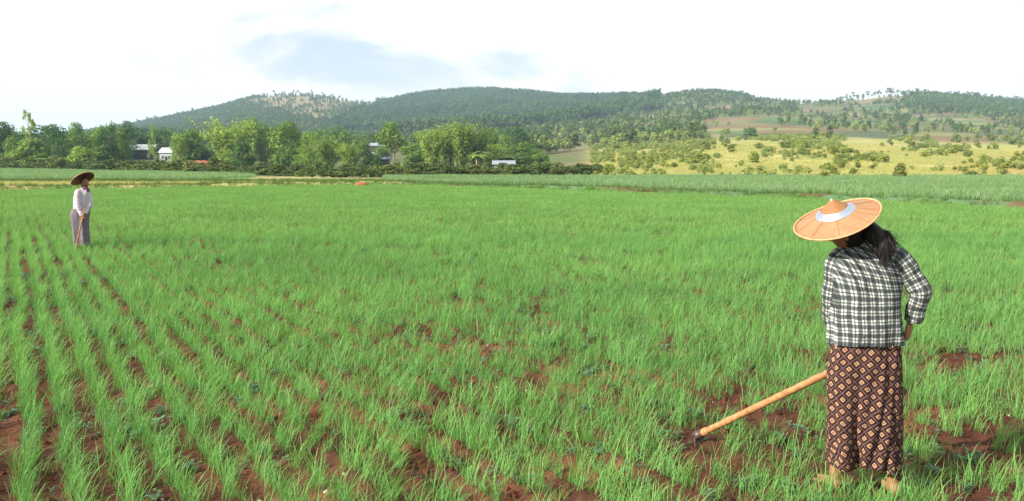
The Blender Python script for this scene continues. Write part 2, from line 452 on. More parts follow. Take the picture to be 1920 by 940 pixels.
# ------------------------------------------------------------------ scattering (uncountable plants only)
def scatter(name, pts, rot, scl, var, tint, meshes, label, cat):
    me = bpy.data.meshes.new(name)
    N = len(pts)
    me.vertices.add(N); me.vertices.foreach_set("co", np.asarray(pts, np.float32).ravel())
    for an, ty, key, dat in (("rot", 'FLOAT_VECTOR', "vector", rot), ("scl", 'FLOAT_VECTOR', "vector", scl)):
        a = me.attributes.new(an, ty, 'POINT'); a.data.foreach_set(key, np.asarray(dat, np.float32).ravel())
    a = me.attributes.new("var", 'INT', 'POINT'); a.data.foreach_set("value", np.asarray(var, np.int32))
    a = me.attributes.new("tint", 'FLOAT', 'POINT'); a.data.foreach_set("value", np.asarray(tint, np.float32))
    o = obj(name, me, label=label, cat=cat, kind="stuff")
    ng = bpy.data.node_groups.new(name, 'GeometryNodeTree')
    ng.interface.new_socket("Geometry", in_out='INPUT', socket_type='NodeSocketGeometry')
    ng.interface.new_socket("Geometry", in_out='OUTPUT', socket_type='NodeSocketGeometry')
    gi = ng.nodes.new('NodeGroupInput'); go = ng.nodes.new('NodeGroupOutput')
    jn = ng.nodes.new('GeometryNodeJoinGeometry')
    for i, m_ in enumerate(meshes):
        src = bpy.data.objects.new(m_.name + "_source", m_)
        on = ng.nodes.new('GeometryNodeObjectInfo'); on.inputs['Object'].default_value = src
        gn = ng.nodes.new('GeometryNodeGeometryToInstance')
        ng.links.new(on.outputs['Geometry'], gn.inputs[0]); ng.links.new(gn.outputs[0], jn.inputs[0])
    ip = ng.nodes.new('GeometryNodeInstanceOnPoints'); ip.inputs['Pick Instance'].default_value = True
    ng.links.new(gi.outputs[0], ip.inputs['Points']); ng.links.new(jn.outputs[0], ip.inputs['Instance'])
    for an, ty, sock in (("rot", 'FLOAT_VECTOR', 'Rotation'), ("scl", 'FLOAT_VECTOR', 'Scale'), ("var", 'INT', 'Instance Index')):
        na = ng.nodes.new('GeometryNodeInputNamedAttribute'); na.data_type = ty; na.inputs[0].default_value = an
        if sock == 'Rotation':
            er = ng.nodes.new('FunctionNodeEulerToRotation'); ng.links.new(na.outputs[0], er.inputs[0]); ng.links.new(er.outputs[0], ip.inputs[sock])
        else:
            ng.links.new(na.outputs[0], ip.inputs[sock])
    ng.links.new(ip.outputs[0], go.inputs[0])
    md = o.modifiers.new("plants", 'NODES'); md.node_group = ng
    return o

def blades_mesh(name, nb, spread, hmin, hmax, wid, segs, droop, wind, mat, lean=0.35):
    V = []; Fc = []; H = []
    for b in range(nb):
        bx, by = random.gauss(0, spread[0]), random.gauss(0, spread[1])
        a = random.uniform(0, 2 * math.pi); ln = random.uniform(hmin, hmax)
        ld_ = Vector((math.cos(a), math.sin(a), 0)) * random.uniform(0.05, lean) + Vector((wind[0], wind[1], 0)) * random.uniform(0.3, 1.0)
        d = Vector((ld_.x, ld_.y, 1)).normalized()
        hd = Vector((ld_.x, ld_.y, 0)); hd = hd.normalized() if hd.length > 1e-4 else Vector((1, 0, 0))
        sd = Vector((-hd.y, hd.x, 0)); sa = random.uniform(-0.8, 0.8); sd = (sd * math.cos(sa) + hd * math.sin(sa)).normalized()
        p = Vector((bx, by, -0.01)); w0 = wid * random.uniform(0.7, 1.25); dr = droop * random.uniform(0.3, 1.6)
        base = len(V)
        for s in range(segs + 1):
            t = s / segs
            ww = w0 * (0.55 + 0.9 * t) * (1 - t ** 2.2) if s < segs else 0
            if s < segs:
                V.append(p - sd * ww * 0.5); V.append(p + sd * ww * 0.5); H += [t, t]
            else:
                V.append(p.copy()); H.append(1.0)
            d = (d + (hd * 0.8 - Vector((0, 0, 0.9))) * dr * (t ** 1.3) / segs * 2.2).normalized()
            p = p + d * ln / segs
        for s in range(segs - 1):
            i = base + 2 * s
            Fc += [(i, i + 1, i + 3), (i, i + 3, i + 2)]
        i = base + 2 * (segs - 1); Fc.append((i, i + 1, i + 2))
    return mesh_np(name, np.array(V), np.array(Fc), [mat], attrs={"h": H})

RICE_N = [blades_mesh("rice_tuft", 17, (0.027, 0.023), 0.08, 0.262, 0.0050, 5, 1.0, (0.25, 0.03), M_RICE, 0.43) for _ in range(14)]
RICE_F = [blades_mesh("rice_clump", 24, (0.034, 0.055), 0.10, 0.22, 0.0085, 3, 0.8, (0.2, 0.05), M_RICE) for _ in range(8)]

def rice_points(d0, d1, step, thin):
    ks = np.arange(-700, 500); out_p = []
    s = np.arange(0, 140, step)
    for k_ in ks:
        jit = rng.normal(0, step * 0.35, len(s)); off = rng.normal(0, 0.018, len(s)) + np.where(rng.random(len(s)) < 0.15, rng.uniform(-0.117, 0.117, len(s)), 0) + (vnoise(s / 2.2, s * 0 + k_, 71) - 0.5) * 0.07 + (vnoise(s / 0.5, s * 0 + k_, 78) - 0.5) * 0.05
        qx = (k_ * ROW_S + off) * RN[0] + (s + jit) * RD[0]; qy = (k_ * ROW_S + off) * RN[1] + (s + jit) * RD[1]
        mk = (qy > d0) & (qy < d1) & (np.abs(qx) < 0.5142 * qy * 1.03 + 2.2)
        if mk.any(): out_p.append(np.stack([qx[mk], qy[mk], np.full(mk.sum(), k_)], -1))
    p = np.concatenate(out_p)
    x, y = p[:, 0], p[:, 1]
    den = fbm(x / 0.22, y / 0.30, 72, 3) * 0.68 + fbm(x / 1.6, y / 1.6, 73, 3) * 0.32 + (hash2(p[:, 2], p[:, 2] * 0, 9) - 0.5) * 0.05
    keep = den > thin
    keep &= rng.random(len(x)) > 0.06
    # worked-over bare spots
    for bx, by, br in BARE:
        br = br * 0.5
        e_ = ((x - bx) / br) ** 2 + ((y - by) / (br * 1.35)) ** 2
        keep &= e_ + (fbm(x / 0.2, y / 0.2, 74, 2) - 0.5) * 1.2 > 1.0
    keep &= in_rice(x, y)
    return x[keep], y[keep], den[keep]
BARE = []
for bpx, bpy_, br in ((675, 715, 0.24), (690, 745, 0.15), (820, 780, 0.2), (835, 800, 0.16), (940, 840, 0.14), (560, 830, 0.2), (1000, 720, 0.16), (1110, 720, 0.22), (1155, 712, 0.2), (1450, 830, 0.22),
                      (1480, 800, 0.2), (1530, 835, 0.2), (1720, 760, 0.22), (1745, 790, 0.2), (1760, 850, 0.26), (1830, 880, 0.3), (1900, 905, 0.22), (1700, 890, 0.22), (770, 920, 0.3), (830, 925, 0.22), (1290, 835, 0.12),
                      (1900, 760, 0.16), (1330, 690, 0.14), (1880, 690, 0.14), (500, 880, 0.22), (185, 437, 0.35), (230, 440, 0.3), (30, 600, 0.25), (130, 800, 0.2), (420, 560, 0.2)):
    D_ = CAMZ * F / (bpy_ - 308); BARE.append(((bpx - 960) / F * D_, D_, br))
for bpx, D_, br in ((1305, 5.72, 0.36), (1330, 5.95, 0.3), (1290, 5.5, 0.22)): BARE.append(((bpx - 960) / F * D_, D_, br))
def rice_layer(name, d0, d1, step, thin, meshes, sz, label):
    x, y, den = rice_points(d0, d1, step, thin)
    if d0 < 10:   # plants left standing round the worker's feet
        ex = rng.uniform(W(1530, 940, 4.9).x, W(1730, 940, 4.9).x, 30); ey = rng.uniform(4.60, 4.84, 30)
        x = np.concatenate([x, ex]); y = np.concatenate([y, ey]); den = np.concatenate([den, np.full(30, 0.45)])
    N = len(x)
    s = sz * rng.uniform(0.66, 1.25, N) * (0.72 + 0.75 * np.clip(den - 0.25, 0, 0.4))
    rot = np.stack([rng.normal(0, 0.10, N), rng.normal(0, 0.10, N), rng.normal(0, 0.7, N)], -1)
    tint = np.clip(fbm(x / 1.6, y / 1.6, 75, 4) * 1.5 - 0.25 + rng.normal(0, 0.14, N), 0, 1)
    scatter(name, np.stack([x, y, soil_z(x, y)], -1), rot, np.stack([s, s, s * rng.uniform(0.85, 1.15, N)], -1), rng.integers(0, len(meshes), N), tint, meshes, label, "rice")
    print(name, N)
rice_layer("rice_grass", 3.8, 24, 0.044, 0.352, RICE_N, 1.0, "bright green young rice in rows close to the camera")
rice_layer("distant_rice_grass", 24, 90, 0.12, 0.315, RICE_F, 1.0, "even green rice spreading to the field edge")

# weeds, clods and pale stones between the rows
def rosette(name, nl, rad, mat):
    V = []; Fc = []
    for i in range(nl):
        a = random.uniform(0, 6.283); l = rad * random.uniform(0.5, 1.1); wd = l * random.uniform(0.3, 0.45)
        c_ = Vector((math.cos(a), math.sin(a), 0)); s_ = Vector((-c_.y, c_.x, 0)); up = random.uniform(0.1, 1.0)
        o_ = c_ * rad * random.uniform(0, 0.6) + Vector((0, 0, random.uniform(0.0, rad * 1.3)))
        b = len(V)
        V += [o_, o_ + c_ * l * 0.5 - s_ * wd + Vector((0, 0, l * 0.4 * up)), o_ + c_ * l + Vector((0, 0, l * 0.35 * up)), o_ + c_ * l * 0.5 + s_ * wd + Vector((0, 0, l * 0.4 * up))]
        Fc.append((b, b + 1, b + 2, b + 3))
    return mesh_np(name, np.array(V), np.array(Fc), [mat], smooth=False)
WEED = [rosette("weed_rosette", 16, 0.035, M_WEED) for _ in range(5)] + [rosette("weed_sprig", 26, 0.05, M_WEED) for _ in range(3)]
def near_points(N, d0, d1, noise_seed, thr, sc_):
    y = np.sqrt(rng.uniform(d0 ** 2, d1 ** 2, N)); x = rng.uniform(-1, 1, N) * (0.53 * y + 2)
    k_ = fbm(x / sc_, y / sc_, noise_seed, 3) > thr
    return x[k_], y[k_]
x, y = near_points(15000, 4, 22, 81, 0.45, 0.8)
x = np.concatenate([x, np.array([W(*p).x for p in ((1800, 870, 5.6), (1740, 850, 5.8))])]); y = np.concatenate([y, [5.6, 5.8]])
N = len(x); s = rng.uniform(0.35, 0.95, N)
scatter("weeds", np.stack([x, y, soil_z(x, y)], -1), np.stack([rng.normal(0, .15, N), rng.normal(0, .15, N), rng.uniform(0, 6.28, N)], -1), np.stack([s, s, s], -1),
        rng.integers(0, 8, N), rng.random(N), WEED, "blue-green broadleaf weeds between the rice rows", "weeds")
M_CLOD = simple_mat("soil_clods", (0.075, 0.028, 0.018), (0.16, 0.064, 0.036), 30, 0.95, 0.05, 0.6, 0.01)
M_PEB = simple_mat("pale_stones", (0.30, 0.24, 0.19), (0.52, 0.46, 0.40), 30, 0.85, 0.1, 0.3, 0.005)
def lump(name, mat, fl=0.7):
    import bmesh
    bm = bmesh.new(); bmesh.ops.create_icosphere(bm, subdivisions=2, radius=1.0)
    o_ = random.random() * 100
    V = np.array([v.co for v in bm.verts]); Fc = np.array([[v.index for v in f.verts] for f in bm.faces]); bm.free()
    k_ = 0.55 + 0.9 * fbm(V[:, 0] * 1.6 + o_, V[:, 1] * 1.6 + V[:, 2] * 1.9, 5, 3)
    V = V * k_[:, None]; V[:, 2] *= fl
    return mesh_np(name, V, Fc, [mat], smooth=False)
CL = [lump("clod", M_CLOD) for _ in range(6)]; PB = [lump("stone", M_PEB, 0.6) for _ in range(4)]
x, y = near_points(42000, 3.8, 18, 82, 0.38, 0.5); N = len(x); s = 0.004 + 0.026 * rng.random(N) ** 3.5
scatter("loose_dirt", np.stack([x, y, soil_z(x, y)], -1), rng.uniform(0, 6.28, (N, 3)), np.stack([s, s, s], -1), rng.integers(0, 6, N), rng.random(N), CL, "red soil clods lying between the rice rows", "soil")
x, y = near_points(420, 3.8, 14, 83, 0.4, 0.7); N = len(x); s = 0.004 + 0.012 * rng.random(N) ** 2
scatter("pebbles", np.stack([x, y, soil_z(x, y) + 0.004], -1), rng.uniform(0, 6.28, (N, 3)), np.stack([s, s, s], -1), rng.integers(0, 4, N), rng.random(N), PB, "small pale stones on the red soil", "pebbles")

# taller blue-green crop behind the rice on the right, grassy banks, strips on the left
CROP = [blades_mesh("crop_clump", 22, (0.10, 0.10), 0.3, 0.62, 0.024, 3, 0.7, (0.12, 0.05), M_CROP, 0.5) for _ in range(6)]
N = 60000; y = np.sqrt(rng.uniform(34 ** 2, 135 ** 2, N)); x = rng.uniform(-0.16, 0.56, N) * y
px = 960 + F * x / y; py = 308 + F * CAMZ / y
e = edge_py(px) - py
mk = (e > 4.5 + 2 * rng.random(N)) & (py > 333) & (px > 720) & ~((px < 1080) & (py < 341 - (px - 720) * 0.01) & (fbm(x / 40, y / 4, 67, 2) > 0.48)) & (rng.random(N) < 0.5 + 0.5 * fbm(x / 3, y / 3, 85, 3))
x, y = x[mk], y[mk]; N = len(x); s = rng.uniform(0.6, 1.15, N) * (0.7 + 0.5 * fbm(x / 6, y / 6, 86, 2))
scatter("crop_grass", np.stack([x, y, soil_z(x, y)], -1), np.stack([rng.normal(0, .1, N), rng.normal(0, .1, N), rng.normal(0, 1.0, N)], -1), np.stack([s, s, s], -1), rng.integers(0, 6, N),
        np.clip(fbm(x / 5, y / 5, 87, 3) * 1.4 - 0.2 + rng.normal(0, .2, N), 0, 1), CROP, "taller blue-green crop behind the rice field", "crop")
TUFT = [blades_mesh("grass_tuft", 20, (0.09, 0.09), 0.1, 0.36, 0.02, 2, 0.7, (0.1, 0.05), M_GRASS, 0.7) for _ in range(5)]
DRY = [blades_mesh("dry_tuft", 20, (0.10, 0.10), 0.1, 0.34, 0.02, 2, 0.7, (0.1, 0.05), M_DRYG, 0.7) for _ in range(5)]
N = 50000; y = np.sqrt(rng.uniform(34 ** 2, 125 ** 2, N)); x = rng.uniform(-0.56, 0.56, N) * y
px = 960 + F * x / y; py = 308 + F * CAMZ / y; e = edge_py(px) - py
mk = ((e > -0.5) & (e < 4.5) & (rng.random(N) < 0.75)) | ((px < 720) & (py > 338) & (py < 341.5))
xa, ya = x[mk], y[mk]; N = len(xa); s = rng.uniform(0.5, 1.2, N)
scatter("bank_grass", np.stack([xa, ya, soil_z(xa, ya)], -1), np.stack([rng.normal(0, .1, N), rng.normal(0, .1, N), rng.uniform(0, 6.28, N)], -1), np.stack([s, s, s], -1), rng.integers(0, 5, N), rng.random(N), TUFT,
        "rough dark grass on the low banks between plots", "grass")
mk = (e > 3) & (py > 341) & (px < 760) & (rng.random(len(x)) < 0.8)
xb, yb = x[mk], y[mk]; N = len(xb); s = rng.uniform(0.4, 0.9, N)
scatter("dry_grass", np.stack([xb, yb, soil_z(xb, yb)], -1), np.stack([rng.normal(0, .1, N), rng.normal(0, .1, N), rng.uniform(0, 6.28, N)], -1), np.stack([s, s, s], -1), rng.integers(0, 5, N), rng.random(N), DRY,
        "pale yellow grass strip beyond the rice", "grass")

N = 60000; y = np.sqrt(rng.uniform(95 ** 2, 320 ** 2, N)); x = rng.uniform(-0.62, -0.2, N) * y
px = 960 + F * x / y; py = 308 + F * CAMZ / y
mk = (px < 470 + 10 * vnoise(y / 5, y * 0, 4)) & (py < 338.5) & (py > 318) & (py < 338.5 - 6 * sstep(330, 470, px))
x, y = x[mk], y[mk]; N = len(x); s = rng.uniform(1.0, 1.8, N)
scatter("strip_grass", np.stack([x, y, np.where(y < 124, soil_z(x, y), terrain_z(x, y))], -1), np.stack([rng.normal(0, .1, N), rng.normal(0, .1, N), rng.normal(0, 1.0, N)], -1), np.stack([s, s, s * 0.6], -1), rng.integers(0, 6, N),
        np.clip(fbm(x / 12, y / 30, 88, 3) * 1.4 - 0.2 + rng.normal(0, .2, N), 0, 1), CROP, "light green crop strip before the hedge line", "crop")

N = 45000; y = np.sqrt(rng.uniform(118 ** 2, 420 ** 2, N)); x = rng.uniform(0.06, 0.58, N) * y
px = 960 + F * x / y
mk = (px > 1110) & (fbm(x / 7, y / 7, 97, 3) > 0.40); x, y = x[mk], y[mk]; N = len(x); s = rng.uniform(1.0, 2.4, N)
scatter("slope_grass", np.stack([x, y, terrain_z(x, y) - 0.02], -1), np.stack([rng.normal(0, .1, N), rng.normal(0, .1, N), rng.uniform(0, 6.28, N)], -1), np.stack([s, s, s * 0.8], -1), rng.integers(0, 5, N),
        np.clip(rng.normal(0.6, .3, N), 0, 1), DRY, "golden dry grass on the lower slope", "grass")
# ------------------------------------------------------------------ trees
def tube(pts, rad, nseg=8, cap=True):
    """tapered tube along points -> verts, faces"""
    pts = [Vector(p) for p in pts]
    V = []; Fc = []
    up = Vector((0, 0, 1)); n_ = len(pts)
    prev = None
    for i, p in enumerate(pts):
        d = (pts[min(i + 1, n_ - 1)] - pts[max(i - 1, 0)]).normalized()
        if prev is None:
            a = d.orthogonal().normalized()
        else:
            a = (prev - d * prev.dot(d)).normalized()
        prev = a; b = d.cross(a)
        r_ = rad[i] if hasattr(rad, '__len__') else rad
        ra, rb = r_ if hasattr(r_, '__len__') else (r_, r_)
        for k in range(nseg):
            t = 2 * math.pi * k / nseg
            V.append(p + a * math.cos(t) * ra + b * math.sin(t) * rb)
    for i in range(n_ - 1):
        for k in range(nseg):
            k2 = (k + 1) % nseg
            Fc.append((i * nseg + k, i * nseg + k2, (i + 1) * nseg + k2, (i + 1) * nseg + k))
    if cap:
        Fc.append(tuple(range(nseg - 1, -1, -1))); Fc.append(tuple((n_ - 1) * nseg + k for k in range(nseg)))
    return V, Fc
def joinvf(parts):
    V = []; Fc = []
    for v, f in parts:
        o_ = len(V); V += [Vector(p) for p in v]; Fc += [tuple(i + o_ for i in ff) for ff in f]
    return V, Fc

def leaf_cloud(P, Nn, size, aspect=0.55):
    """one bent leaf spray per point: P (n,3), outward directions Nn, size (n)"""
    n_ = len(P)
    r1 = rng.normal(size=(n_, 3)); t = np.cross(Nn, r1); t /= np.linalg.norm(t, axis=1)[:, None] + 1e-9
    b = np.cross(Nn, t); b /= np.linalg.norm(b, axis=1)[:, None] + 1e-9
    L = size[:, None]; Wd = L * aspect
    v = np.stack([P - t * L, P - b * Wd + Nn * L * 0.15, P + t * L, P + b * Wd + Nn * L * 0.15], 1).reshape(-1, 3)
    f = np.arange(n_ * 4).reshape(-1, 4)
    return v, f
def lobes_cloud(lobes, n_, size, jitter=0.55, inner=0.5):
    vol = np.array([l[1][0] * l[1][1] * l[1][2] for l in lobes]) ** 0.67
    pick = rng.choice(len(lobes), n_, p=vol / vol.sum())
    C = np.array([l[0] for l in lobes])[pick]; Rr = np.array([l[1] for l in lobes])[pick]
    d = rng.normal(size=(n_, 3)); d /= np.linalg.norm(d, axis=1)[:, None]
    rr = inner + (1 - inner) * rng.random(n_) ** 0.6
    bump = 0.75 + 0.5 * fbm(d[:, 0] * 2.5 + pick * 7, d[:, 1] * 2.5 + d[:, 2] * 2.2, 91, 3)
    P = C + d * Rr * (rr * bump)[:, None]
    Nn = d * 0.9 + rng.normal(size=(n_, 3)) * jitter + np.array((0, 0, 0.25)); Nn /= np.linalg.norm(Nn, axis=1)[:, None]
    return leaf_cloud(P, Nn, size * rng.uniform(0.6, 1.4, n_))
def rand_lobes(k, zr, rad, lr, shape='round'):
    L = []
    for i in range(k):
        u = (i + random.random()) / k; z = zr[0] + (zr[1] - zr[0]) * u
        prof = math.sin(math.pi * (0.18 + 0.78 * u)) if shape == 'round' else ((1 - u) ** 0.8 + 0.12 if shape == 'cone' else 0.75 + 0.3 * math.sin(3 * u))
        a = random.uniform(0, 6.283); r_ = rad * prof * random.uniform(0.35, 1.0)
        s_ = lr * random.uniform(0.7, 1.25)
        L.append(((math.cos(a) * r_, math.sin(a) * r_, z), (s_, s_, s_ * random.uniform(0.6, 0.9))))
    return L
def make_tree(kind):
    """unit tree: height 1, width about 1 -> (trunk mesh, crown mesh)"""
    if kind == 'broad':
        L = rand_lobes(24, (0.10, 0.88), 0.40, 0.18); v, f = lobes_cloud(L, 2600, 0.030)
    elif kind == 'round':
        L = rand_lobes(18, (0.42, 0.88), 0.38, 0.17); v, f = lobes_cloud(L, 2300, 0.030)
    elif kind == 'tall':
        L = rand_lobes(24, (0.06, 0.92), 0.36, 0.18, 'col'); v, f = lobes_cloud(L, 2600, 0.028)
    elif kind == 'cone':
        L = rand_lobes(16, (0.12, 0.95), 0.36, 0.15, 'cone'); v, f = lobes_cloud(L, 1800, 0.028)
    elif kind == 'feather':
        L = rand_lobes(30, (0.25, 0.95), 0.32, 0.085, 'col'); v, f = lobes_cloud(L, 1500, 0.024, 0.8, 0.2)
    elif kind == 'low':
        L = rand_lobes(14, (0.12, 0.78), 0.40, 0.20); v, f = lobes_cloud(L, 1900, 0.040)
    elif kind == 'bamboo':
        # arching culms hung with sprays
        P = []; D_ = []; culms = []
        for i in range(60):
            a = random.uniform(0, 6.283); r0 = random.uniform(0, 0.13); H = random.uniform(0.62, 1.0); lean = random.uniform(0.05, 0.42)
            pts = []
            for s in range(9):
                t = s / 8; rr = r0 + lean * (t ** 2.4)
                pts.append((math.cos(a) * rr, math.sin(a) * rr, H * (t - 0.10 * t ** 5 * lean * 3)))
            culms.append((pts, [0.007 * (1 - 0.8 * s / 8) for s in range(9)]))
            for s in range(60):
                t = 0.12 + 0.88 * random.random() ** 0.75; q = t * 8; k = min(int(q), 7); fr = q - k
                p = Vector(pts[k]).lerp(Vector(pts[k + 1]), fr); w_ = 0.055 * (1.15 - 0.6 * t)
                P.append((p.x + random.gauss(0, w_), p.y + random.gauss(0, w_), p.z + random.gauss(0, 0.025)))
                D_.append((math.cos(a) * 0.6 + random.gauss(0, .6), math.sin(a) * 0.6 + random.gauss(0, .6), 0.4 + random.gauss(0, .5)))
        P = np.array(P); D_ = np.array(D_); D_ /= np.linalg.norm(D_, axis=1)[:, None]
        v, f = leaf_cloud(P, D_, 0.026 * rng.uniform(0.6, 1.4, len(P)), 0.45)
        tv, tf = joinvf([tube(p, r_, 5) for p, r_ in culms])
        return mesh_np("culms", np.array(tv), tf, [M_BAMB]), mesh_np("crown", v, f, [M_LEAF], smooth=False)
    elif kind == 'banana':
        V = []; Fc = []; stems = []
        for i in range(5):
            a0 = random.uniform(0, 6.28); bx, by = math.cos(a0) * 0.16 * (i > 0), math.sin(a0) * 0.16 * (i > 0); H = random.uniform(0.4, 0.62)
            stems.append(tube([(bx, by, 0), (bx, by, H)], [0.035, 0.02], 8))
            for j in range(9):
                a = random.uniform(0, 6.28); l = random.uniform(0.30, 0.48); up = random.uniform(0.5, 1.4)
                c_ = Vector((math.cos(a), math.sin(a), 0)); s_ = Vector((-c_.y, c_.x, 0)); b = len(V); p = Vector((bx, by, H)); d = (c_ + Vector((0, 0, up))).normalized()
                for s in range(6):
                    t = s / 5; wd = 0.065 * math.sin(math.pi * (0.08 + 0.9 * t)) + 0.004
                    V += [p - s_ * wd - Vector((0, 0, wd * .3)), p.copy(), p + s_ * wd - Vector((0, 0, wd * .3))]
                    d = (d + Vector((0, 0, -0.32)) + c_ * 0.06).normalized(); p = p + d * l / 5
                for s in range(5):
                    q = b + s * 3; Fc += [(q, q + 1, q + 4, q + 3), (q + 1, q + 2, q + 5, q + 4)]
        tv, tf = joinvf(stems)
        return mesh_np("stems", np.array(tv), tf, [M_BAMB]), mesh_np("crown", np.array(V), np.array(Fc), [M_LEAF], smooth=False)
    parts = [tube([(0, 0, -0.02), (0.01, 0, 0.2), (-0.01, 0.015, 0.45), (0, 0, 0.75)], [0.032, 0.024, 0.018, 0.006], 8)]
    for c_, r_ in L[::2]:
        z0 = max(0.12, c_[2] * 0.55); parts.append(tube([(0, 0, z0), (c_[0] * 0.5, c_[1] * 0.5, z0 + (c_[2] - z0) * 0.65), c_], [0.013, 0.009, 0.003], 5))
    tv, tf = joinvf(parts)
    return mesh_np("trunk", np.array(tv), tf, [M_BARK]), mesh_np("crown", v, f, [M_LEAF], smooth=False)
M_BAMB = simple_mat("bamboo_culm", (0.17, 0.19, 0.06), (0.34, 0.31, 0.12), 9, 0.6, 0.3, 0.2, 0.01)
LIB = {k: [make_tree(k) for _ in range(n_)] for k, n_ in (('broad', 4), ('round', 2), ('tall', 4), ('cone', 2), ('feather', 1), ('low', 3), ('bamboo', 4), ('banana', 2))}
NAME = {'broad': 'tree', 'round': 'round_tree', 'tall': 'tall_tree', 'cone': 'conical_tree', 'feather': 'feathery_tree', 'low': 'bushy_tree', 'bamboo': 'bamboo_clump', 'banana': 'banana_plant'}
def place_tree(kind, px, top, wpx, D, tint, label, group=None, base=None):
    x = (px - 960) / F * D
    z = float(terrain_z(np.array([x]), np.array([D]))[0]) if base is None else base
    H = W(px, top, D).z - z; wd = wpx * D / F * (1.3 if kind not in ('feather', 'round') else 1.1)
    root = obj(NAME[kind], None, label=label, cat='bamboo' if kind == 'bamboo' else ('banana plant' if kind == 'banana' else 'tree'), group=group, loc=(x, D, z - 0.05))
    root.empty_display_size = 0.5
    root.scale = (wd, wd, H); root.rotation_euler = (0, 0, random.uniform(0, 6.283))
    tm, cmh = random.choice(LIB[kind])
    a = obj('culms' if kind == 'bamboo' else ('stems' if kind == 'banana' else 'trunk'), tm, root); b = obj('crown', cmh, root)
    b.color = (*tint, 1)
    return root
LIT = (0.98, 1.05, 0.85); MID = (0.72, 0.86, 0.80); DRK = (0.45, 0.62, 0.62); BLU = (0.42, 0.62, 0.72); YEL = (1.02, 1.10, 0.85); PAL = (1.35, 1.25, 1.25)  # crown tints: LIT and DRK put sunlit and shaded tones into the leaf colour
TREES = [
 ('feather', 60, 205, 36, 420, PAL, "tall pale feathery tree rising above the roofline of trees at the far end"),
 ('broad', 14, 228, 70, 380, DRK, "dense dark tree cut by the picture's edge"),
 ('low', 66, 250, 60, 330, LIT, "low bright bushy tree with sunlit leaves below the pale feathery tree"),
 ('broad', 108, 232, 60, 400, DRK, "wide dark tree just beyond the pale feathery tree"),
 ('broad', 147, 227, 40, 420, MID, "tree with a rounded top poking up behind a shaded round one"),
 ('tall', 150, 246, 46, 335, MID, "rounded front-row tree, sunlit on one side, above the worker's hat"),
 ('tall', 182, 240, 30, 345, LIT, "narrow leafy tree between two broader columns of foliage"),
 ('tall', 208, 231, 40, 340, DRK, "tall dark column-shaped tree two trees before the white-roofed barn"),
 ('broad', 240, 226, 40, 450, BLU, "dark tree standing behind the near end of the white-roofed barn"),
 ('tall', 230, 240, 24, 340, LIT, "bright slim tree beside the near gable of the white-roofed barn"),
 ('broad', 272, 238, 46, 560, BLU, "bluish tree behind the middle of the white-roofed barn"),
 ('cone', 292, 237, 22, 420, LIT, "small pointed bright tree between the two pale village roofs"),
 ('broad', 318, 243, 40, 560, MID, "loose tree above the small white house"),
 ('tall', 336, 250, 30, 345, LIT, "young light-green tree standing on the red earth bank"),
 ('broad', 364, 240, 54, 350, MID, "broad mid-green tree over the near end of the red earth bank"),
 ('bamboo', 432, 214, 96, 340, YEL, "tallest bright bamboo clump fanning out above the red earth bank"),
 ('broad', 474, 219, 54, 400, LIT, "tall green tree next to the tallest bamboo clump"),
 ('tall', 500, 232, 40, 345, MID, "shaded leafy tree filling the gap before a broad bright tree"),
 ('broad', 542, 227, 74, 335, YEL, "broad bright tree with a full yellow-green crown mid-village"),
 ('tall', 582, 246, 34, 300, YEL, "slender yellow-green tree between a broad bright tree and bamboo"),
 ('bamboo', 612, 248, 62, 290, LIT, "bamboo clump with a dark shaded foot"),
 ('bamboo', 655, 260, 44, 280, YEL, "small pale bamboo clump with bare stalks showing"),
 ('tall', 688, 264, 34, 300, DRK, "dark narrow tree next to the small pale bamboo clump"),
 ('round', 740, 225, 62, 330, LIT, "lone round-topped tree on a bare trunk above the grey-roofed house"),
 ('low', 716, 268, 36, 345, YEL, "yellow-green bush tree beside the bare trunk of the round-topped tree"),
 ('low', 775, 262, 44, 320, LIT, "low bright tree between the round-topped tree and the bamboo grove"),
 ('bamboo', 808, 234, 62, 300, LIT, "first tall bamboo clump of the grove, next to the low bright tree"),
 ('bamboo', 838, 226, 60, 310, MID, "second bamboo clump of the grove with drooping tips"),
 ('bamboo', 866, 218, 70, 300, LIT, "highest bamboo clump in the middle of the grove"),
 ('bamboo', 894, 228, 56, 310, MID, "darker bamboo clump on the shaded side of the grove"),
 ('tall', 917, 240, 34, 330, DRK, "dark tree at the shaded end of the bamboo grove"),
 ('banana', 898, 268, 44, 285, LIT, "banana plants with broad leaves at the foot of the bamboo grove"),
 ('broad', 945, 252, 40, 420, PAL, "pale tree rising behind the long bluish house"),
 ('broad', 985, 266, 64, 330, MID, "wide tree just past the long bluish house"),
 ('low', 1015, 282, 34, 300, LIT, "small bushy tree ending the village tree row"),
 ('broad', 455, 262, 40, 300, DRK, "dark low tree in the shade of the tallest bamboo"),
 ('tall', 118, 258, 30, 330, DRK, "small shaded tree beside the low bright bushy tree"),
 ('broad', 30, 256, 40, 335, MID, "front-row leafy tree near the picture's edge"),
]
for t_ in TREES: place_tree(*t_)
def zone(px_):
    for lim, nm in ((45, "by the picture's edge"), (90, "beside the pale feathery tree"), (140, "just past the pale feathery tree"), (200, "above the distant worker's hat"), (250, "by the near gable of the barn"), (300, "behind the white-roofed barn"),
                    (345, "by the small white house"), (400, "over the red earth bank"), (465, "around the tallest bamboo"), (520, "next to the tallest bamboo"), (575, "around the broad bright mid-village tree"), (640, "by the dark-footed bamboo"),
                    (700, "by the small pale bamboo"), (800, "between round-topped tree and grove"), (860, "at the near side of the grove"), (920, "in the bamboo grove"), (970, "by the long bluish house")):
        if px_ < lim: return nm
    return "past the long bluish house"
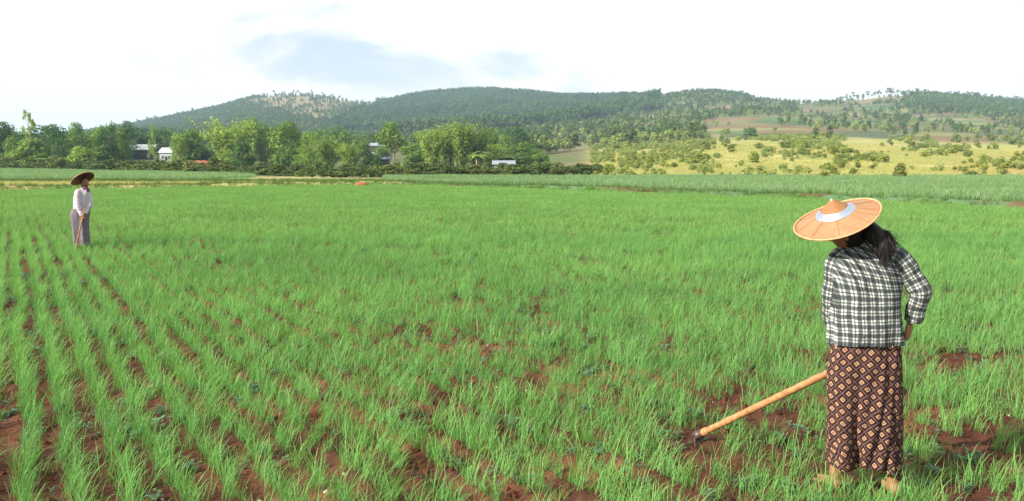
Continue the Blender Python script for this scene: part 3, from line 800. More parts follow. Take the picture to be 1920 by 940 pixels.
# a second row closes the gaps behind
for i in range(26):
    px_ = -30 + i * 40 + random.uniform(-14, 14)
    if 665 < px_ < 800: continue
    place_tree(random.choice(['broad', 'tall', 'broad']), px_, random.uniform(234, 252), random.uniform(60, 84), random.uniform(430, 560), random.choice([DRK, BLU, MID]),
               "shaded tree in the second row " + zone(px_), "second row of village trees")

for i in range(34):
    px_ = -20 + i * 31 + random.uniform(-12, 12)
    if 690 < px_ < 765 or 232 < px_ < 335: continue
    place_tree(random.choice(['low', 'tall', 'low', 'bamboo', 'banana']), px_, random.uniform(264, 284), random.uniform(36, 56), random.uniform(300, 380), random.choice([LIT, YEL, MID, DRK]),
               "small leafy tree under the taller ones " + zone(px_), "understorey of the village")
# shrub line along the foot of the village
def shrub_mesh(n_=420, size=0.07):
    L = rand_lobes(9, (0.12, 0.72), 0.34, 0.24); v, f = lobes_cloud(L, n_, size, 0.7)
    return mesh_np("shrub_leaves", v, f, [M_BUSH], smooth=False)
SHR = [shrub_mesh() for _ in range(6)]
def shrub(name, x, y, z, wd, h, tint, label, cat, group):
    o = obj(name, random.choice(SHR), label=label, cat=cat, group=group, loc=(x, y, z - 0.03))
    o.scale = (wd, wd, h); o.rotation_euler = (0, 0, random.uniform(0, 6.28)); o.color = (*tint, 1)
    return o
def hedge_base(px): return float(np.interp(px, [0, 150, 400, 600, 750, 950, 1110], [318.5, 320.5, 326, 331.5, 332, 329, 329]))
for i in range(120):
    px_ = -40 + i * 9.75 + random.uniform(-6, 6)
    back = (i % 2) * random.uniform(0.12, 0.3)
    D = CAMZ * F / (hedge_base(px_) - 308) * (1 + back)
    hp = random.uniform(13, 26) * (1.2 if px_ < 420 else 1.0); wp = random.uniform(30, 60)
    x = (px_ - 960) / F * D; z = float(terrain_z(np.array([x]), np.array([D]))[0])
    shrub("hedge_shrub", x, D, z, wp * D / F, hp * D / F * (1 + back * 0.5), random.choice([(0.45, 0.55, 0.45), (0.4, 0.52, 0.48), (0.62, 0.68, 0.5), (0.52, 0.58, 0.5)]),
          "dark low shrub in the hedge " + ("line under the pale feathery tree" if px_ < 130 else "behind the distant worker" if px_ < 230 else "below the white-roofed barn" if px_ < 330 else
          "below the red earth bank" if px_ < 460 else "below the broad bright mid-village trees" if px_ < 640 else "below the grey-roofed house" if px_ < 780 else "at the foot of the bamboo grove" if px_ < 920 else "past the long bluish house"),
          "shrub", "shrubs of the hedge line")
# bushes on the golden slope
for px_, py_, wp, hp, tint, lab in (
    (1690, 337, 34, 36, (0.75, 0.7, 0.6), "dark olive bush standing alone at the crop's far edge"),
    (1545, 336, 26, 18, (0.95, 0.95, 0.7), "rounded green bush at the foot of the golden slope before the alone dark one"),
    (1822, 334, 44, 18, (0.8, 0.9, 0.6), "wide low green bush on the reddish patch of the slope"),
    (1410, 262, 40, 26, (0.45, 0.62, 0.72), "dark blue-green tree clump among the terraced plots"),
    (1497, 282, 24, 24, (1.2, 1.2, 0.8), "bright bushy tree standing on the upper golden slope"),
    (1412, 304, 26, 26, (1.2, 1.2, 0.75), "bright bush on bare golden grass below the dark tree clump"),
    (1140, 330, 26, 28, (1.1, 1.1, 0.7), "bright bush where the golden slope meets the village shrubs"),
    (1240, 300, 34, 16, (1.5, 1.4, 0.8), "bright yellow-green bush on the low end of the golden slope")):
    p = hit(px_, py_); shrub("slope_bush", p.x, p.y, p.z, wp * p.y / F, hp * p.y / F, tint, lab, "bush", None)
cnt = 0; tries = 0
while cnt < 230 and tries < 4000:
    tries += 1
    px_ = random.uniform(1130, 1960); py_ = random.uniform(262, 333)
    dens = float(fbm(np.array([px_ / 70]), np.array([py_ / 16]), 95, 3)[0])
    if px_ < 1330 and py_ < 318: dens += 0.12
    if py_ > 318: dens -= 0.06
    if dens < 0.53: continue
    p = hit(px_, py_)
    if p.y > 900: continue
    hp = random.uniform(7, 18); wp = hp * random.uniform(0.9, 1.7)
    shrub("slope_bush", p.x, p.y, p.z, wp * p.y / F, hp * p.y / F, random.choice([LIT, YEL, (1.1, 1.1, 0.7), (0.85, 0.9, 0.65), (1.5, 1.4, 0.8)]),
          "small yellow-green bush " + ("low" if py_ > 305 else "halfway up" if py_ > 282 else "high") + " on the golden slope " + ("at its village end" if px_ < 1330 else "before the hat's near side" if px_ < 1480 else
          "behind the plaid worker's hat" if px_ < 1660 else "near the alone dark bush" if px_ < 1780 else "at its reddish far end"), "bush", "bushes on the golden slope")
    cnt += 1

# ------------------------------------------------------------------ woods on the hills
def hill_tree(kind):
    if kind == 'pine':
        L = [((random.gauss(0, 0.10), random.gauss(0, 0.10), z), (r_, r_, 0.13)) for z, r_ in ((0.42, 0.26), (0.56, 0.27), (0.70, 0.23), (0.84, 0.16), (0.93, 0.09))]
        v, f = lobes_cloud(L, 130, 0.075, 0.7); mat = M_PINE
    else:
        L = rand_lobes(7, (0.30, 0.82), 0.30, 0.24); v, f = lobes_cloud(L, 150, 0.085, 0.7); mat = M_PINE if kind == 'oak' else M_SCRUB
    tv, tf = tube([(0, 0, -0.05), (0, 0, 0.7)], [0.03, 0.012], 4, cap=False)
    V = np.concatenate([v, np.array(tv)]); Fc = np.concatenate([f, np.array(tf) + len(v)])
    return mesh_np("hill_" + kind, V, Fc, [mat, M_BARK], smooth=False, mat_idx=np.concatenate([np.zeros(len(f)), np.ones(len(tf))]))
HT = [hill_tree('pine') for _ in range(4)] + [hill_tree('oak') for _ in range(4)]
HS = [hill_tree('scrub') for _ in range(6)]
def in_poly(px, py, poly):
    r_ = np.zeros(len(px), bool); n_ = len(poly); j = n_ - 1
    for i in range(n_):
        xi, yi = poly[i]; xj, yj = poly[j]
        r_ ^= ((yi > py) != (yj > py)) & (px < (xj - xi) * (py - yi) / (yj - yi + 1e-9) + xi); j = i
    return r_
NC = 300000
D = np.sqrt(rng.uniform(430 ** 2, 2680 ** 2, NC)); t_ = rng.uniform(-0.62, 0.62, NC); x = t_ * D
z = terrain_z(x, D); px, py = proj(x, D, z)
px0, py0 = px, py; px = px + (fbm(x / 70, D / 70, 103, 3) - 0.5) * 130; py = py + (fbm(x / 50, D / 50, 104, 3) - 0.5) * 26
nz1 = fbm(x / 45, D / 45, 101, 3); nz2 = fbm(x / 160, D / 160, 102, 3)
wgt = np.zeros(NC)
forest = in_poly(px, py, [(636, 242), (690, 212), (735, 200), (780, 184), (930, 160), (1130, 176), (1215, 182), (1215, 203), (1150, 226), (1000, 246), (900, 260), (760, 262), (690, 252)])
wgt = np.where(forest & (D > 1100), 0.24, wgt)
lh = (px < 885) & (D > 640) & ~forest
clear = ((px - 592) / 125) ** 2 + ((py - 195) / 24) ** 2 < 1.0
wgt = np.where(lh, 0.30 * sstep(0.38, 0.58, nz1 + 0.12), wgt); wgt = np.where(lh & clear, 0.015 + 0.09 * sstep(0.5, 0.65, nz1), wgt)
midt = (px > 880) & (px < 1340) & (py > 222) & ~forest & (D > 500)
wgt = np.where(midt, 0.36 * sstep(0.47, 0.62, nz1), wgt)
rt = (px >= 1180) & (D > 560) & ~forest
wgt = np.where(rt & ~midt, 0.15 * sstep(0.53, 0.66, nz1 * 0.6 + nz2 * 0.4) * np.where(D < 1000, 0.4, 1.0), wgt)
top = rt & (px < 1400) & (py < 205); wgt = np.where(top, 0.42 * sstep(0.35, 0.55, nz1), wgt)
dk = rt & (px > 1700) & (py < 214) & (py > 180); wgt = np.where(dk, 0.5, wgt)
wgt = np.where((px < 735) & (D <= 900) & (D > 640), 0.25, wgt)
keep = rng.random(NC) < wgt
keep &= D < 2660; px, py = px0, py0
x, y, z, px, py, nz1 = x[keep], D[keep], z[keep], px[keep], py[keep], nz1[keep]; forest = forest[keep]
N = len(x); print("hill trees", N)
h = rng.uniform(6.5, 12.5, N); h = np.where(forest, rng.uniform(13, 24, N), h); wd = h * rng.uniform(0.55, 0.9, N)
n5 = fbm(x / 90, y / 140, 105, 3); tint = np.where(forest, np.clip(rng.uniform(0.0, 0.5, N) + (n5 - 0.5) * 1.3, 0, 1), np.clip(rng.normal(0.55, 0.25, N), 0, 1))  # forest tint held low so the leaf colour carries cloud shade
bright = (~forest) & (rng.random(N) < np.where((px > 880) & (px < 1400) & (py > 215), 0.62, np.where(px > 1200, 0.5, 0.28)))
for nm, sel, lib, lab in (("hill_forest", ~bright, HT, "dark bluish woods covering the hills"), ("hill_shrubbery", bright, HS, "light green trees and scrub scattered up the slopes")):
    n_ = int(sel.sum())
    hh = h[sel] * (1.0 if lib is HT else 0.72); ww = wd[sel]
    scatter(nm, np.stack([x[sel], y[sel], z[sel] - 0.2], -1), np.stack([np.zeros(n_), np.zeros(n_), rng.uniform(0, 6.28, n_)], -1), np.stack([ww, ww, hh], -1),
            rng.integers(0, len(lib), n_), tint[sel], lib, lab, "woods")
D = np.sqrt(rng.uniform(125 ** 2, 640 ** 2, 40000)); x = rng.uniform(0.08, 0.56, 40000) * D; z = terrain_z(x, D); px, py = proj(x, D, z)
mk = (px > 1040) & (px < 2050) & (fbm(px / 60, py / 13, 96, 3) + 0.1 * (px < 1340) + 0.1 * (px < 1150) - 0.05 * (py > 318) > 0.56) & (rng.random(40000) < 0.12)
x, y, z = x[mk], D[mk], z[mk]; n_ = len(x); hh = rng.uniform(0.7, 2.2, n_) * (0.5 + y / 560); ww = hh * rng.uniform(1.0, 1.8, n_)
scatter("slope_shrubbery", np.stack([x, y, z - 0.1 - hh * 0.12], -1), np.stack([np.zeros(n_), np.zeros(n_), rng.uniform(0, 6.28, n_)], -1), np.stack([ww, ww, hh], -1), rng.integers(0, 6, n_), rng.uniform(0.4, 1.0, n_), HS, "low yellow-green scrub thick on the golden slope", "scrub")
print("slope scrub", n_)
# single trees standing out on the skylines
M_SKY = leaf_mat("ridge_tree_leaves", (0.03, 0.055, 0.03), (0.08, 0.11, 0.05), 0.15, rough=0.8, spec=0.05)
def ridge_mesh():
    L = [((random.gauss(0, 0.16), random.gauss(0, 0.16), random.uniform(0.5, 0.9)), (random.uniform(.13, .24),) * 2 + (random.uniform(.10, .15),)) for _ in range(5)]
    v, f = lobes_cloud(L, 150, 0.06, 0.7); tv, tf = tube([(0, 0, -0.05), (0.02, 0, 0.4), (0, 0, 0.75)], [0.035, 0.028, 0.012], 5, cap=False)
    V = np.concatenate([v, np.array(tv)]); Fc = np.concatenate([f, np.array(tf) + len(v)])
    return mesh_np("ridge_tree", V, Fc, [M_SKY, M_BARK], smooth=False, mat_idx=np.concatenate([np.zeros(len(f)), np.ones(len(tf))]))
RM = [ridge_mesh() for _ in range(7)]
def ridge_tree(px_, D, h_, label, group):
    x_ = (px_ - 960) / F * D; z_ = float(terrain_z(np.array([x_]), np.array([D]))[0])
    o = obj("ridge_tree", random.choice(RM), label=label, cat="tree", group=group, loc=(x_, D, z_))
    s_ = h_ * random.uniform(0.6, 0.9); o.scale = (s_, s_, h_); o.rotation_euler = (0, 0, random.uniform(0, 6.28))
def crest(px_, lo, hi):
    D = np.linspace(lo, hi, 60); x_ = (px_ - 960) / F * D; z_ = terrain_z(x_, D); _, q = proj(x_, D, z_)
    return float(D[np.argmin(q)])
for i in range(26):
    q = 262 + i * 18 + random.uniform(-6, 6); ridge_tree(q, crest(q, 2300, 2750), random.uniform(10, 18), "tiny tree on the crest of the bald-topped hill", "trees on the bald hill's crest")
for i in range(46):
    q = 745 + i * 10 + random.uniform(-4, 4); ridge_tree(q, crest(q, 2200, 2750), random.uniform(14, 22), "tiny dark pine along the crest of the wooded hill", "pines on the wooded hill's crest")
for i in range(22):
    q = 1200 + i * 9.5 + random.uniform(-4, 4); ridge_tree(q, crest(q, 1700, 2400), random.uniform(8, 13), "tiny tree on the crest of the terraced hill", "trees on the terraced hill's crest")
for q, h_ in ((1421, 8), (1437, 10), (1452, 7), (1468, 9), (1505, 10), (1524, 7), (1541, 8), (1560, 6)):
    ridge_tree(q, crest(q, 1700, 2300), h_, "lone tree on the bare saddle of the far ridge", "lone trees on the saddle")
for i in range(58):
    q = 1578 + i * 6.2 + random.uniform(-4, 4); ridge_tree(q, crest(q, 1700, 2300), random.uniform(9, 18), "tall tree against the sky along the end ridge", "skyline trees of the end ridge")

# ------------------------------------------------------------------ village houses, red bank, small marks
M_WROOF = simple_mat("white_tin_roof", (0.45, 0.47, 0.50), (0.58, 0.60, 0.62), 3, 0.45, 0.4, 0.1, 0.02)
M_GROOF = simple_mat("grey_tin_roof", (0.17, 0.21, 0.26), (0.27, 0.32, 0.37), 3, 0.5, 0.4, 0.1, 0.02)
M_PWALL = simple_mat("pale_wall", (0.48, 0.46, 0.44), (0.62, 0.62, 0.60), 2, 0.9, 0.1, 0.1, 0.02)
M_DWALL = simple_mat("dark_shaded_board_wall", (0.05, 0.042, 0.035), (0.09, 0.075, 0.06), 3, 0.9, 0.1, 0.2, 0.02)  # board walls darkened further, shade put into their colour
M_BWALL = simple_mat("bluish_wall", (0.26, 0.31, 0.37), (0.36, 0.41, 0.46), 2, 0.9, 0.1, 0.1, 0.02)
M_OPEN = simple_mat("dark_timber", (0.025, 0.022, 0.02), (0.05, 0.04, 0.035), 3, 0.8, 0.1, 0.1, 0.01)
def boxvf(x0, x1, y0, y1, z0, z1):
    v = [(x0, y0, z0), (x1, y0, z0), (x1, y1, z0), (x0, y1, z0), (x0, y0, z1), (x1, y0, z1), (x1, y1, z1), (x0, y1, z1)]
    return v, [(3, 2, 1, 0), (4, 5, 6, 7), (0, 1, 5, 4), (1, 2, 6, 5), (2, 3, 7, 6), (3, 0, 4, 7)]
def part(name, vf, mat, parent, smooth=False):
    return obj(name, mesh_np(name, np.array([tuple(p) for p in vf[0]]), [tuple(f) for f in vf[1]], [mat], smooth=smooth), parent)
def house(px0, px1, eave, ridge_, D, depth, wallm, roofm, label, rz=0.0, nwin=3):
    xm = ((px0 + px1) / 2 - 960) / F * D; wd = (px1 - px0) * D / F
    z0 = float(terrain_z(np.array([xm]), np.array([D]))[0]); ze = W((px0 + px1) / 2, eave, D).z - z0; zr = W((px0 + px1) / 2, ridge_, D).z - z0
    rt_ = obj("house", None, label=label, cat="house", loc=(xm, D + depth / 2, z0)); rt_.rotation_euler = (0, 0, rz); rt_.empty_display_size = 1
    a = wd / 2; b = depth / 2
    v = [(-a, -b, -1), (a, -b, -1), (a, b, -1), (-a, b, -1), (-a, -b, ze), (a, -b, ze), (a, b, ze), (-a, b, ze), (-a, 0, zr - .05), (a, 0, zr - .05)]
    part("wall", (v, [(0, 1, 5, 4), (2, 3, 7, 6), (1, 2, 6, 9, 5), (3, 0, 4, 8, 7)]), wallm, rt_)
    o_ = 0.5; th = 0.12
    slope = (zr - ze) / b
    for s in (-1, 1):
        ye = s * (b + 0.6); zze = ze - 0.6 * slope
        top_ = [(-a - o_, 0, zr + .05), (a + o_, 0, zr + .05), (a + o_, ye, zze + .05), (-a - o_, ye, zze + .05)]
        bot = [(p[0], p[1], p[2] - th) for p in top_]
        part("roof_slope", (top_ + bot, [(0, 1, 2, 3), (7, 6, 5, 4), (0, 4, 5, 1), (1, 5, 6, 2), (2, 6, 7, 3), (3, 7, 4, 0)]), roofm, rt_)
    part("door", boxvf(-0.5, 0.5, -b - 0.06, -b + 0.02, 0, 2.0), M_OPEN, rt_)
    for i in range(nwin):
        xw = -a + (i + 0.5) * wd / nwin
        if abs(xw) < 1.0: xw = 1.4
        part("window", boxvf(xw - .5, xw + .5, -b - 0.05, -b + 0.02, 1.0, min(2.1, ze - .3)), M_OPEN, rt_)
house(243, 289, 280, 271, 470, 9, M_DWALL, M_WROOF, "long barn with a white sheet roof among the trees", 0.05, 4)
house(303, 328, 285, 277, 450, 7, M_BWALL, M_WROOF, "small white house behind trees, next to the white-roofed barn", -0.1, 2)
house(694, 722, 273, 268, 560, 8, M_DWALL, M_GROOF, "pale-roofed house half hidden behind the round-topped tree", 0.0, 2)
house(698, 730, 296, 286, 345, 5, M_DWALL, M_GROOF, "low grey-roofed house under the round-topped tree", 0.1, 2)
house(926, 963, 307, 301.5, 262, 5, M_BWALL, M_GROOF, "long bluish house beside the bamboo grove", 0.0, 3)
# cut red earth bank below the bamboo
V = []; Fc = []
for i in range(41):
    t = i / 40; px_ = 290 + 160 * t; D = 322; x_ = (px_ - 960) / F * D; zt = W(px_, 303.5 + 2.5 * math.sin(t * 9), D).z * (1 - abs(2 * t - 1) ** 6)
    for s, (dy, hz) in enumerate(((-1.6, -0.3), (-1.1, zt * 0.5), (-0.6, zt * 0.9), (0.5, zt), (8, zt * 0.9))):
        V.append((x_ + random.gauss(0, .12), D + dy + random.gauss(0, .2), max(-0.3, hz + random.gauss(0, .08))))
for i in range(40):
    for s in range(4):
        q = i * 5 + s; Fc.append((q, q + 5, q + 6, q + 1))
M_REDB = simple_mat("red_earth", (0.22, 0.075, 0.04), (0.36, 0.15, 0.085), 1.2, 0.95, 0.05, 0.5, 0.2)
obj("earth_bank", mesh_np("earth_bank", np.array(V), np.array(Fc), [M_REDB]), label="cut bank of bare red earth below the village trees", cat="bank", kind="structure")
# red heap at the field edge
p = W(680, 349.5, 76); ml = lump("earth_heap", M_REDB, 0.5); o = obj("earth_heap", ml, label="small heap of red earth on the far field edge", cat="heap", loc=(p.x, 76, 0.1)); o.scale = (0.62, 0.5, 0.5)
p = W(939, 334, 122); M_WHT = simple_mat("white_paint", (0.7, 0.7, 0.7), (0.85, 0.85, 0.85), 4, 0.6)
vf = joinvf([tube([(0, 0, -0.2), (0, 0, 0.8), (0.02, 0, 1.05)], [0.05, 0.05, 0.03], 8), tube([(-0.16, 0, 0.86), (0.16, 0, 0.9)], [0.035, 0.035], 6)])
o = part("marker_post", vf, M_WHT, None); o.location = (p.x, 122, 0.0); o.scale = (0.5, 0.5, 0.42); o["label"] = "tiny white marker post at the far edge of the crop"; o["category"] = "post"

# ------------------------------------------------------------------ haze between the camera and the hills
hm = bpy.data.materials.new("haze_air"); hm.use_nodes = True; t = hm.node_tree; t.nodes.clear()
ho = nd(t, 'ShaderNodeOutputMaterial'); pv = nd(t, 'ShaderNodeVolumePrincipled')
pv.inputs['Color'].default_value = (0.50, 0.74, 1.0, 1); pv.inputs['Density'].default_value = HAZE; pv.inputs['Anisotropy'].default_value = 0.0
lk(t, pv.outputs[0], ho.inputs['Volume'])
zmax = float(V_HILL_TOP) + 25
hv = boxvf(-7600, 7600, -300, 7400, -1.6, zmax)
hz_ = part("haze", hv, hm, None); hz_["kind"] = "stuff"; hz_["label"] = "thin blue haze over the whole valley"; hz_["category"] = "haze"
#PART3
# ------------------------------------------------------------------ people
def loft(rings, nseg=72, n_exp=2.3, disp=None):
    """rings: (cx, cy, cz, a, b) -> verts, quads, uv in metres (around, up). disp(theta, t, ring) -> (scale offset m)"""
    V = []; UV = []
    v_acc = 0.0
    for i, (cx, cy, cz, a, b) in enumerate(rings):
        if i: 
            q = rings[i - 1]; v_acc += math.sqrt((cx - q[0]) ** 2 + (cy - q[1]) ** 2 + (cz - q[2]) ** 2)
        for k in range(nseg + 1):
            th = 2 * math.pi * k / nseg
            c_, s_ = math.cos(th), math.sin(th)
            ex = 2.0 / n_exp
            dx = math.copysign(abs(c_) ** ex, c_); dy = math.copysign(abs(s_) ** ex, s_)
            o_ = disp(th, i / (len(rings) - 1), (cx, cy, cz, a, b)) if disp else 0.0
            dz = 0.0
            if isinstance(o_, tuple): o_, dz = o_
            V.append((cx + dx * (a + o_), cy + dy * (b + o_), cz + dz))
            UV.append((th / (2 * math.pi) * math.pi * (a_mean(rings) + 0.12), v_acc))
    Fc = []
    n1 = nseg + 1
    for i in range(len(rings) - 1):
        for k in range(nseg):
            Fc.append((i * n1 + k, i * n1 + k + 1, (i + 1) * n1 + k + 1, (i + 1) * n1 + k))
    return V, Fc, UV
def a_mean(rings): return sum(r_[3] for r_ in rings) / len(rings)
def smooth_rings(keys, n_):
    """Catmull-Rom through key rings"""
    K = np.array(keys, float); m_ = len(K); outr = []
    for i in range(n_):
        t = i / (n_ - 1) * (m_ - 1); k = min(int(t), m_ - 2); f = t - k
        p0, p1, p2, p3 = K[max(k - 1, 0)], K[k], K[k + 1], K[min(k + 2, m_ - 1)]
        outr.append(tuple(0.5 * ((2 * p1) + (-p0 + p2) * f + (2 * p0 - 5 * p1 + 4 * p2 - p3) * f * f + (-p0 + 3 * p1 - 3 * p2 + p3) * f ** 3)))
    return outr
def smooth_path(keys, n_): return [tuple(r_) for r_ in smooth_rings(keys, n_)]
def sleeve(keys, n_=40, nseg=40, wr=0.004, seed=0):
    """keys (x,y,z,r) -> tube with cloth wrinkles, uv"""
    P = smooth_path(keys, n_); V = []; UV = []; prev = None; acc = 0
    for i, (x_, y_, z_, r_) in enumerate(P):
        p = Vector((x_, y_, z_)); a0 = Vector(P[max(i - 1, 0)][:3]); b0 = Vector(P[min(i + 1, n_ - 1)][:3]); d = (b0 - a0).normalized()
        ax = d.orthogonal().normalized() if prev is None else (prev - d * prev.dot(d)).normalized(); prev = ax; bx_ = d.cross(ax)
        if i: acc += (p - Vector(P[i - 1][:3])).length
        for k in range(nseg + 1):
            th = 2 * math.pi * k / nseg; th_ = th % (2 * math.pi)
            wv = wr * (math.sin(acc * 95 + 2.2 * math.sin(th_ + seed) + seed) * (0.6 + 0.4 * math.sin(th_ * 2 + seed)) + 0.7 * math.sin(acc * 47 + 3 * math.cos(th_ + 1.3 * seed)))
            rr = r_ + wv
            V.append(p + ax * math.cos(th) * rr + bx_ * math.sin(th) * rr); UV.append((th / 6.2832 * 2 * math.pi * 0.055, acc))
    Fc = []; n1 = nseg + 1
    for i in range(n_ - 1):
        for k in range(nseg): Fc.append((i * n1 + k, i * n1 + k + 1, (i + 1) * n1 + k + 1, (i + 1) * n1 + k))
    return V, Fc, UV
def join3(parts):
    V = []; Fc = []; UV = []
    for v, f, u in parts:
        o_ = len(V); V += [tuple(p) for p in v]; Fc += [tuple(i + o_ for i in ff) for ff in f]; UV += u
    return V, Fc, UV
def cloth(name, vfu, mat, parent, thick=0.003):
    V, Fc, UV = vfu
    o = obj(name, mesh_np(name, np.array(V), np.array(Fc), [mat], uv=np.array(UV)), parent)
    md = o.modifiers.new("cloth_thickness", 'SOLIDIFY'); md.thickness = thick; md.offset = -1
    return o

def ellipsoid(c_, r_, rot=None, nu=20, nv=14, fn=None):
    V = []; Fc = []
    for j in range(nv + 1):
        ph = math.pi * j / nv
        for i in range(nu):
            th = 2 * math.pi * i / nu
            p = Vector((math.sin(ph) * math.cos(th) * r_[0], math.sin(ph) * math.sin(th) * r_[1], math.cos(ph) * r_[2]))
            if fn: p = fn(p)
            if rot is not None: p = rot @ p
            V.append(Vector(c_) + p)
    for j in range(nv):
        for i in range(nu):
            i2 = (i + 1) % nu; Fc.append((j * nu + i, (j + 1) * nu + i, (j + 1) * nu + i2, j * nu + i2))
    return V, Fc
def head_rot(fwd, up):
    f = Vector(fwd).normalized(); r_ = f.cross(Vector(up)).normalized(); u = r_.cross(f)
    return Matrix((r_, f, u)).transposed()
def head(c_, rot, s=1.0):
    def g(x, x0, w_): return math.exp(-((x - x0) / w_) ** 2)
    def fn(p):
        x, y, z = p
        if z < 0: x *= 1 - 0.34 * (min(1, -z / .112)) ** 1.5
        if y < 0 and z < -0.02: y *= 1 - 0.45 * min(1, (-z - 0.02) / 0.09)
        if y > 0.03:
            y += 0.022 * g(x, 0, .011) * g(z, -0.018, .020) + 0.006 * g(z, 0.022, .012) * g(x, 0, .05)
            y -= 0.010 * (g(x, .031, .014) + g(x, -.031, .014)) * g(z, 0.004, .012)
            y += 0.008 * g(x, 0, .022) * (g(z, -0.052, .007) + g(z, -0.066, .007)) + 0.010 * g(x, 0, .02) * g(z, -0.095, .014)
            y += 0.005 * (g(x, .04, .018) + g(x, -.04, .018)) * g(z, -0.025, .018)
        return Vector((x * s, y * s, z * s))
    parts = [ellipsoid(c_, (.072, .092, .112), rot, 40, 32, fn)]
    for sx in (-1, 1):
        parts.append(ellipsoid(Vector(c_) + rot @ Vector((sx * .073 * s, -0.008 * s, -0.012 * s)), (.009 * s, .018 * s, .030 * s), rot, 10, 8))
    return parts
def hand(wrist, fwd, pn, thumb_side, curl=0.9, s=1.0):
    """palm + five fingers: fwd along the hand, pn = direction the fingers close towards, thumb_side = unit vector to the thumb"""
    f = Vector(fwd).normalized(); pnv = Vector(pn); pnv = (pnv - f * pnv.dot(f)).normalized(); sd = Vector(thumb_side); sd = (sd - f * sd.dot(f) - pnv * sd.dot(pnv)).normalized()
    wv = Vector(wrist); parts = []
    pal = wv + f * 0.045 * s
    rot = Matrix((sd, pnv, f)).transposed()
    parts.append(ellipsoid(pal, (.040 * s, .017 * s, .052 * s), rot, 16, 12))
    for k, ln in enumerate((.070, .078, .073, .058)):
        base = wv + f * 0.082 * s + sd * (0.027 - 0.018 * k) * s
        pts = [base - f * 0.02 * s]; d = f.copy(); p = base
        pts.append(p)
        for j, fr in enumerate((.44, .32, .24)):
            d = (Matrix.Rotation(curl * (0.75 + 0.25 * j), 3, f.cross(pnv)) @ (d if j else f)).normalized()
            p = p + d * ln * fr * s; pts.append(p)
        parts.append(tube(pts, [.0085 * s, .009 * s, .0082 * s, .0075 * s, .0055 * s], 8))
    tb = wv + f * 0.022 * s + sd * 0.030 * s
    pts = [tb - sd * 0.015 * s, tb + sd * 0.012 * s + f * 0.012 * s, tb + sd * 0.026 * s + f * 0.032 * s + pnv * 0.010 * s, tb + sd * 0.024 * s + f * 0.052 * s + pnv * 0.026 * s]
    parts.append(tube(pts, [.012 * s, .011 * s, .0095 * s, .0065 * s], 8))
    return parts
def foot(ankle, fwd, s=1.0):
    f = Vector((fwd[0], fwd[1], 0)).normalized(); a = Vector(ankle); sd = Vector((-f.y, f.x, 0)); parts = []
    g0 = Vector((a.x, a.y, 0))
    pts = [g0 - f * .05 + Vector((0, 0, .032)), g0 + Vector((0, 0, .045)), g0 + f * .07 + Vector((0, 0, .036)), g0 + f * .135 + Vector((0, 0, .022))]
    parts.append(tube(pts, [.026 * s, (.030 * s, .036 * s), (.024 * s, .036 * s), (.017 * s, .040 * s)], 12))
    for k in range(5):
        b = g0 + f * (.135 - .008 * k) + sd * (.030 - .016 * k) + Vector((0, 0, .016))
        parts.append(tube([b - f * .02, b + f * .018, b + f * .036 + Vector((0, 0, -.003))], [.010, .011, .008], 7))
    return parts
def body(name, parts, mat, parent, vox=0.006):
    V, Fc = joinvf(parts)
    me = mesh_np("tmp_body", np.array([tuple(p) for p in V]), Fc, [mat])
    o = bpy.data.objects.new("tmp_body", me); COL.objects.link(o)
    md = o.modifiers.new("r", 'REMESH'); md.mode = 'VOXEL'; md.voxel_size = vox; md.use_smooth_shade = True
    sm = o.modifiers.new("s", 'SMOOTH'); sm.iterations = 3; sm.factor = 0.5
    dg = bpy.context.evaluated_depsgraph_get(); ev = o.evaluated_get(dg)
    nm = bpy.data.meshes.new_from_object(ev); nm.name = name
    bpy.data.objects.remove(o); bpy.data.meshes.remove(me)
    if not nm.materials: nm.materials.append(mat)
    return obj(name, nm, parent)
def ribbons(curves, w0, nseg=2):
    """hair strands as narrow tapered strips"""
    V = []; Fc = []
    for pts in curves:
        pts = [Vector(p) for p in pts]; b = len(V); n_ = len(pts); sd = Vector((random.gauss(0, 1), random.gauss(0, .4), random.gauss(0, .3))).normalized()
        w_ = w0 * random.uniform(0.6, 1.3)
        for i, p in enumerate(pts):
            ww = w_ * (1 - 0.75 * (i / (n_ - 1)) ** 2); V += [p - sd * ww, p + sd * ww]
        for i in range(n_ - 1): Fc.append((b + 2 * i, b + 2 * i + 1, b + 2 * i + 3, b + 2 * i + 2))
    return V, Fc
